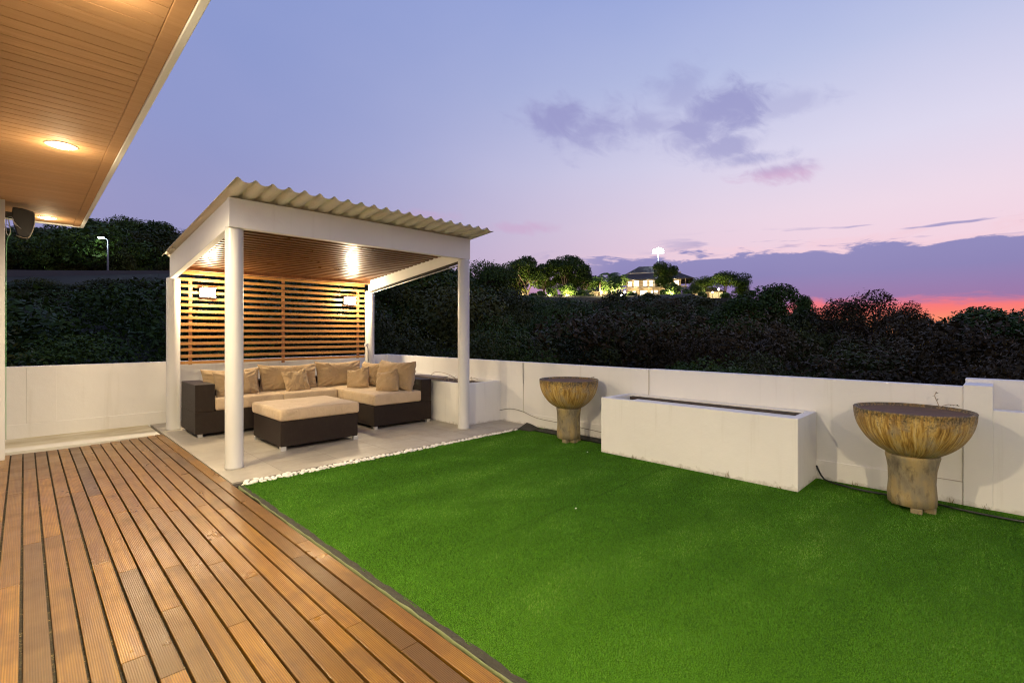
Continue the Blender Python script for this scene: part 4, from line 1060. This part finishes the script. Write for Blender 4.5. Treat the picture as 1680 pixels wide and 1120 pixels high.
# the wooded slopes that read as one mass
CREST = [(-900, 459), (290, 459), (420, 452), (600, 448), (700, 440), (780, 452), (840, 486), (900, 495), (1230, 495), (1300, 502), (1460, 506), (1500, 524), (1560, 528), (1600, 512), (2600, 508)]
CREST_FAR = [(-900, 372), (290, 372), (420, 400), (600, 430), (700, 440), (780, 448), (830, 462), (870, 484), (900, 494), (1230, 493), (1300, 504), (1460, 508), (1500, 526), (1560, 530), (1600, 514), (2600, 508)]
def woodland():
    r = np.random.default_rng(5); V = []; TN = []; MI = []
    def tpl(n, R, H, sz, nl, seed):
        rr = np.random.default_rng(seed); L = lobes_tree(rr, nl, R, H, .8); p, d = crown_pts(n, L, rr, .8); return leaf_quads(p, d, sz, rr)
    near = [tpl(9000, 1.9, 3.0, .040, 9, i) for i in range(5)]
    midb = [tpl(3600, 2.5, 3.6, .080, 8, 10+i) for i in range(5)]
    far = [tpl(1500, 3.0, 4.0, .15, 7, 20+i) for i in range(5)]
    def put(aa, rad, small=1.):
        z = ground(aa, rad)
        bank = near if rad < 26 else (midb if rad < 62 else far)
        v, tn = bank[r.integers(0, 5)]
        s = small*r.choice([.7, .95, 1.2, 1.75])*r.uniform(.85, 1.15)
        hs = s*r.uniform(.8, 1.35)
        # height caps keep the skyline where it is
        if aa > 25: hs *= .85
        if 44 < rad < 54 and aa < -15: hs *= .7
        th = r.uniform(0, 2*np.pi); c, s_ = math.cos(th)*s, math.sin(th)*s
        x_, y_ = polar(aa, rad)
        # the woodland's own crest line, as it stands against the sky and the lit garden
        dep = rad*math.cos(math.radians(aa)); px = 840+FPX*math.tan(math.radians(aa))
        cap = lerp_tab(CREST_FAR if rad > 66.5 else CREST, px) + 8*nz(px*.02, 1.) + 7*r.normal()
        ztop = CAMZ+(547-cap)/FPX*dep; top_ = float(v[:, :, 2].max())
        if z+top_*hs-.35 > ztop:
            hs = max(.25*s, (ztop-z+.35)/top_)
            if z+top_*hs-.35 > ztop+.8: return
        M_ = np.array([[c, -s_, 0], [s_, c, 0], [0, 0, hs]])
        V.append(v@M_.T+np.array([x_, y_, z-.35])); TN.append(np.clip(tn*.6+r.uniform(-.18, .30)+.35*nz(x_*.06, y_*.06, 8), 0, 1))
        q = nz(x_*.07, y_*.07, 3)+.3*r.normal()
        brown = q > (.45-.02*(aa-10) if aa > 10 else .75)
        MI.append(np.full(len(v), 2 if brown else (1 if q < -.05 else 0)))
    rr_ = 13.; 
    while rr_ < 150:
        step = 2.9 if rr_ < 30 else (4.0 if rr_ < 60 else 5.4)
        a = -58.
        while a < 56:
            aa = a+r.normal()*math.degrees(step/rr_)*.3; rad = rr_+r.normal()*step*.3
            a += math.degrees(step/rr_)
            if 53.0 < rad < 66.9 and aa < -15: continue
            if rad > 97 and 0 < aa < 27 and rad < 131: continue
            if rad > 110 and aa > 28: continue
            if rad < 24 and aa < 0 and rad < 15: continue
            put(aa, rad)
        rr_ += step*.85
    # scrub on the cut bank above the road
    for i in range(150): put(r.uniform(-60, -14), r.uniform(66.6, 71), .55)
    for i in range(60): put(r.uniform(-60, -14), r.uniform(50, 53.5), .7)
    V = np.concatenate(V); print('woodland quads', len(V))
    me = quads_mesh('woodland', V, np.concatenate(TN), [MLEAF, MLEAF2, MLEAFB], np.concatenate(MI))
    o = D.objects.new('woodland', me); C.objects.link(o); tag(o, 'dark green and brown scrub and trees covering the hillside beyond the parapet', 'woodland', kind='stuff')
woodland()

# ------------------------------------------------------------------ villa on the hill, garden lamps, floodlight, street lamp
def at_px(px, py, depth):
    return Vector(((FW[0]+RT[0]*(px-840)/FPX)*depth, (FW[1]+RT[1]*(px-840)/FPX)*depth, CAMZ+(547-py)/FPX*depth))
def villa():
    D_ = 116; u = D_/FPX      # metres per photo pixel there
    base = at_px(1072, 490, D_); rz = -math.radians(math.degrees(math.atan2(base.x, base.y)))
    t = thing('villa', 'two-storey villa with dark hipped roof and lit windows on the hilltop', 'house', base, rz)
    W = 43*u; 
    MV = simple('villa_plaster', (.62, .52, .38), .7); MR = simple('villa_tiles', (.045, .034, .030), .8, var=.3, scale=3); MT = simple('villa_timber', (.10, .06, .03), .6)
    MG = emit('villa_window_light', (1, .80, .48), 2.0)
    bm = bmesh.new(); box(bm, -W, W, 0, 8, -3, 6.2); obj('wall', bm, MV, t, local=True)
    bm = bmesh.new(); box(bm, -W-1.2, W+1.2, -1.8, 0, 2.55, 2.8); obj('balcony', bm, MV, t, local=True)
    bm = bmesh.new()
    for i in range(24): xx = -W-1+i*(2*W+2)/23; box(bm, xx-.03, xx+.03, -1.75, -1.69, 2.8005, 3.55)
    box(bm, -W-1.1, W+1.1, -1.78, -1.66, 3.5505, 3.62); obj('railing', bm, MT, t, local=True)
    for xx in (-W-.9, -W*.5, 0, W*.5, W+.9): obj('post', bx(xx-.1, xx+.1, -1.65, -1.45, -3, 4.35) if False else bx(xx-.1, xx+.1, -1.65, -1.45, 2.8005, 4.6), MV, t, local=True)
    for xx in (-W-.9, -W*.5, 0, W*.5, W+.9): obj('post', bx(xx-.14, xx+.14, -1.68, -1.42, -3, 2.5495), MV, t, local=True)
    for i, (x0_, x1_, z0_, z1_) in enumerate([(-5.9, -5.0, 3.0, 4.2), (-4.5, -3.3, 2.9, 4.4), (-2.4, -1.4, 3.0, 4.3), (-.9, .2, 2.9, 4.4), (1.2, 2.2, 3, 4.3), (4.7, 5.7, 3.0, 4.2), (-5.5, -4.0, .1, 1.9), (-3.2, -1.4, 0, 2.0), (-.6, 1.0, 0, 2.0), (2, 4, 0, 2)]):
        f = obj('window', bx(x0_-.08, x1_+.08, -.06, -.001, z0_-.08, z1_+.08), MT, t, local=True)
        p = obj('pane', bx(x0_, x1_, -.09, -.061, z0_, z1_), MG, t, local=True); p.parent = f
    bm = bmesh.new(); e = W+2.2; z0_, z1_ = 4.6, 8.2
    A = [bm.verts.new(p) for p in ((-e, -2.6, z0_), (e, -2.6, z0_), (e, 10.5, z0_), (-e, 10.5, z0_), (-W*.55, 3.9, z1_), (W*.25, 3.9, z1_))]
    for f in ((0, 1, 5, 4), (1, 2, 5), (2, 3, 4, 5), (3, 0, 4)): bm.faces.new([A[i] for i in f])
    # gently flared eaves
    Bv = [bm.verts.new(p) for p in ((-e-.5, -3.1, z0_-.25), (e+.5, -3.1, z0_-.25), (e+.5, 11, z0_-.25), (-e-.5, 11, z0_-.25))]
    for i in range(4): bm.faces.new((Bv[i], Bv[(i+1) % 4], A[(i+1) % 4], A[i]))
    bm.faces.new(Bv[::-1]); bmesh.ops.recalc_face_normals(bm, faces=bm.faces[:])
    obj('roof', bm, MR, t, local=True)
    for x_, y_, z_, p in ((-4.6, -1.2, 4.1, 90), (-1.2, -1.2, 4.1, 60), (4.8, -1.2, 4.1, 90), (-4.2, -1.2, 2.2, 60), (-1, -1.2, 2.2, 50), (3, -1.2, 2.2, 50)):
        l = D.lights.new('lamp_light', 'POINT'); l.energy = p; l.color = (1, .74, .40); l.shadow_soft_size = .15; o = D.objects.new('lamp_light', l); C.objects.link(o); o.parent = t; o.location = (x_, y_, z_)
    for (px, py, w_, h_, dz, lab) in ((985, 489, 4.2, 2.6, 0, 'low pale lit outbuilding left of the villa, behind the palms'), (1160, 488, 5.5, 2.1, 0, 'dim low house with a dark roof between the villa and the spreading trees'), (852, 485, 2.2, 1.5, 0, 'tiny lit hut under the broad tree left of the villa')):
        b = at_px(px, py, 112); q = thing('outbuilding', lab, 'house', b, -math.atan2(b.x, b.y))
        obj('wall', bx(-w_*.6, w_*.6, 0, 4, -2, h_*.62), MV, q, local=True)
        bm = bmesh.new(); e = w_*.72; A = [bm.verts.new(p) for p in ((-e, -.8, h_*.6), (e, -.8, h_*.6), (e, 4.8, h_*.6), (-e, 4.8, h_*.6), (-e*.4, 2, h_*1.15), (e*.4, 2, h_*1.15))]
        for f in ((0, 1, 5, 4), (1, 2, 5), (2, 3, 4, 5), (3, 0, 4), (3, 2, 1, 0)): bm.faces.new([A[i] for i in f])
        obj('roof', bm, MR, q, local=True)
        f = obj('door', bx(-.5, .5, -.05, -.001, -.2, h_*.5), MT, q, local=True)
    # garden wall along the plateau edge
villa()
bm = bmesh.new(); g = []
for i in range(31):
    a, _ = azel(880+(1235-880)*i/30, 488); zz = CAMZ+(547-489)/FPX*104
    g.append([bm.verts.new((*polar(a, r/math.cos(math.radians(a))), z)) for r, z in ((103.6, zz-3.5), (104, zz-3.5), (104, zz), (103.6, zz))])
for A, B in zip(g, g[1:]):
    for j in range(4): bm.faces.new((A[j], A[(j+1) % 4], B[(j+1) % 4], B[j]))
bm.faces.new(g[0][::-1]); bm.faces.new(g[-1]); bmesh.ops.recalc_face_normals(bm, faces=bm.faces[:])
tag(obj('garden_wall', bm, simple('dark_stone', (.05, .045, .035), .9, var=.4, scale=1.)), 'low dark stone wall along the front of the lit villa garden', 'wall')
bm = bmesh.new(); g = []
for i in range(31):
    a, _ = azel(880+(1235-880)*i/30, 488); zz = CAMZ+(547-489.5)/FPX*104
    g.append([bm.verts.new((*polar(a, r/math.cos(math.radians(a))), z)) for r, z in ((104.01, zz), (126, zz+.1))])
for A, B in zip(g, g[1:]): bm.faces.new((A[0], B[0], B[1], A[1]))
struct(obj('garden_lawn', bm, simple('garden_grass', (.07, .12, .03), .9, var=.3, scale=1.)))
hedge = []
rr = np.random.default_rng(77)
for i in range(2600):
    px = rr.uniform(884, 975); a, _ = azel(px, 488); r0 = rr.uniform(104.3, 105.4)/math.cos(math.radians(a)); x_, y_ = polar(a, r0); hedge.append((x_, y_, CAMZ+(547-490)/FPX*104+rr.uniform(0, .95)))
p = np.array(hedge); d = rr.normal(size=p.shape); d /= np.linalg.norm(d, axis=1)[:, None]; v, tn = leaf_quads(p, d, .16, rr)
o = D.objects.new('hedge', quads_mesh('hedge', v, tn, [MLEAFG])); C.objects.link(o); tag(o, 'low lit hedge on the garden wall below the tall dark tree', 'hedge')

MGL = emit('garden_lamp_glow', (1, .86, .5), 45.)
def garden_lamp(px, py, depth, power, label, r=.22):
    b = at_px(px, py, depth); t = thing('garden_lamp', label, 'garden lamp', (b.x, b.y, b.z-.9), group='lamps in the villa garden')
    bm = bmesh.new(); tube(bm, [(0, 0, -.6), (0, 0, .75)], .04, 6); obj('pole', bm, MHOSE, t, local=True)
    bm = bmesh.new(); bmesh.ops.create_icosphere(bm, subdivisions=2, radius=r); bmesh.ops.translate(bm, verts=bm.verts, vec=(0, 0, .95)); obj('globe', bm, MGL, t, local=True, smooth=True)
    l = lamp(t, (b.x, b.y, b.z+.35), power, (1, .80, .42), .2)
garden_lamp(987, 480, 106, 1800, 'garden lamp nearest the lit outbuilding, left of the palms')
garden_lamp(1006, 486, 105, 2000, 'garden lamp low at the wall below the palms', .26)
garden_lamp(1020, 485, 105, 1700, 'garden lamp low at the wall left of the villa corner')
garden_lamp(1025, 480, 106, 1800, 'brightest garden lamp at the left corner of the villa', .28)
garden_lamp(1169, 480, 106, 800, 'dimmer garden lamp under the wide dark tree, left of its pair', .16)
garden_lamp(1179, 475, 107, 1200, 'brighter garden lamp under the wide dark tree')
garden_lamp(1147, 503, 92, 12, 'faint tiny lamp in the scrub below the villa garden', .10)
garden_lamp(865, 486, 108, 3500, 'lamp hidden at the foot of the broad lit tree', .12)
garden_lamp(930, 486, 104.6, 2200, 'lamp at the foot of the floodlit bright green tree', .12)
garden_lamp(902, 487, 104.6, 1300, 'small lamp by the hedge left of the tall dark tree', .10)
garden_lamp(1101, 485, 103.9, 1500, 'lamp under the pale frangipani by the veranda', .10)

MFL = emit('floodlight_glow', (.78, .93, 1), 90.)
b = at_px(1080, 414, 126); t = thing('floodlight_mast', 'tall mast with a blazing cool-white floodlight behind the villa', 'floodlight', (b.x, b.y, b.z-9.5), -math.atan2(b.x, b.y))
bm = bmesh.new(); tube(bm, [(0, 0, -3), (0, 0, 9.2)], [.2, .12], 8); obj('mast', bm, simple('mast_paint', (.8, .8, .8), .4), t, local=True)
bm = bmesh.new(); box(bm, -1.7, 1.7, -.05, .1, 9.2005, 9.35); obj('crossarm', bm, MGALV, t, local=True)
for i in range(3):
    bm = bmesh.new(); bmesh.ops.create_icosphere(bm, subdivisions=2, radius=(.62, .85, .62)[i])
    for v in bm.verts: v.co.y *= .4
    bmesh.ops.translate(bm, verts=bm.verts, vec=(-.75+i*.75, -.5, 9.75)); obj('lamp_head', bm, MFL, t, local=True, smooth=True)
l = lamp(t, (b.x, b.y, b.z), 1500, COOL, .6); l.location = (0, -.9, 9.5)

MSLMP = emit('street_lamp_glow', (.72, .88, 1), 60.)
def street_lamp(px, py0, py1, depth, label, power, name='street_lamp', big=.16):
    b = at_px(px, py0, depth); t_ = at_px(px, py1, depth); h = t_.z-b.z
    t = thing(name, label, 'street lamp', b, -math.atan2(b.x, b.y))
    bm = bmesh.new(); tube(bm, [(0, 0, -1.5), (0, 0, h*.5), (0, 0, h)], [.10, .08, .055], 8); obj('pole', bm, simple('lamp_pole', (.16, .16, .16), .5), t, local=True, smooth=True)
    bm = bmesh.new(); tube(bm, [(0, 0, h-.02), (-.15, 0, h+.12), (-.45, 0, h+.2)], .04, 6); obj('arm', bm, simple('lamp_arm', (.45, .45, .45), .4), t, local=True)
    obj('lamp_head', bx(-.75, -.3, -.14, .14, h+.12, h+.24), MSLMP, t, local=True, bevel=.03)
    l = D.lights.new('lamp_light', 'POINT'); l.energy = power; l.color = COOL; l.shadow_soft_size = .1; o = D.objects.new('lamp_light', l); C.objects.link(o); o.parent = t; o.location = (-.5, -.1, h-.15)
street_lamp(177, 458, 394, 48.5, 'street lamp with a cool white light on the road across the left hill', 70)
street_lamp(771, 470, 440, 62, 'distant cool lamp glinting beside the front right pavilion post', 60)
street_lamp(1602, 545, 524, 52, 'distant cool lamp glinting among the dark trees at the right', 40)

# render settings that keep small lamps from sparkling
scene.cycles.sample_clamp_indirect = 4.0

for (x_, y_, lab) in ((3.02, 2.34, 'tiny pale fallen petal on the turf near the middle of the lawn'), (4.55, 3.36, 'tiny pale fallen leaf on the turf by the near left corner of the long planter')):
    bm = bmesh.new(); bmesh.ops.create_icosphere(bm, subdivisions=2, radius=.008)
    for v in bm.verts: v.co.z = v.co.z*.25+.004*nz(v.co.x*90, v.co.y*90); v.co.x *= 1+.4*nz(v.co.y*60, x_)
    bmesh.ops.translate(bm, verts=bm.verts, vec=(x_, y_, .003)); tag(obj('fallen_leaf', bm, MPEB, smooth=True), lab, 'fallen leaf')
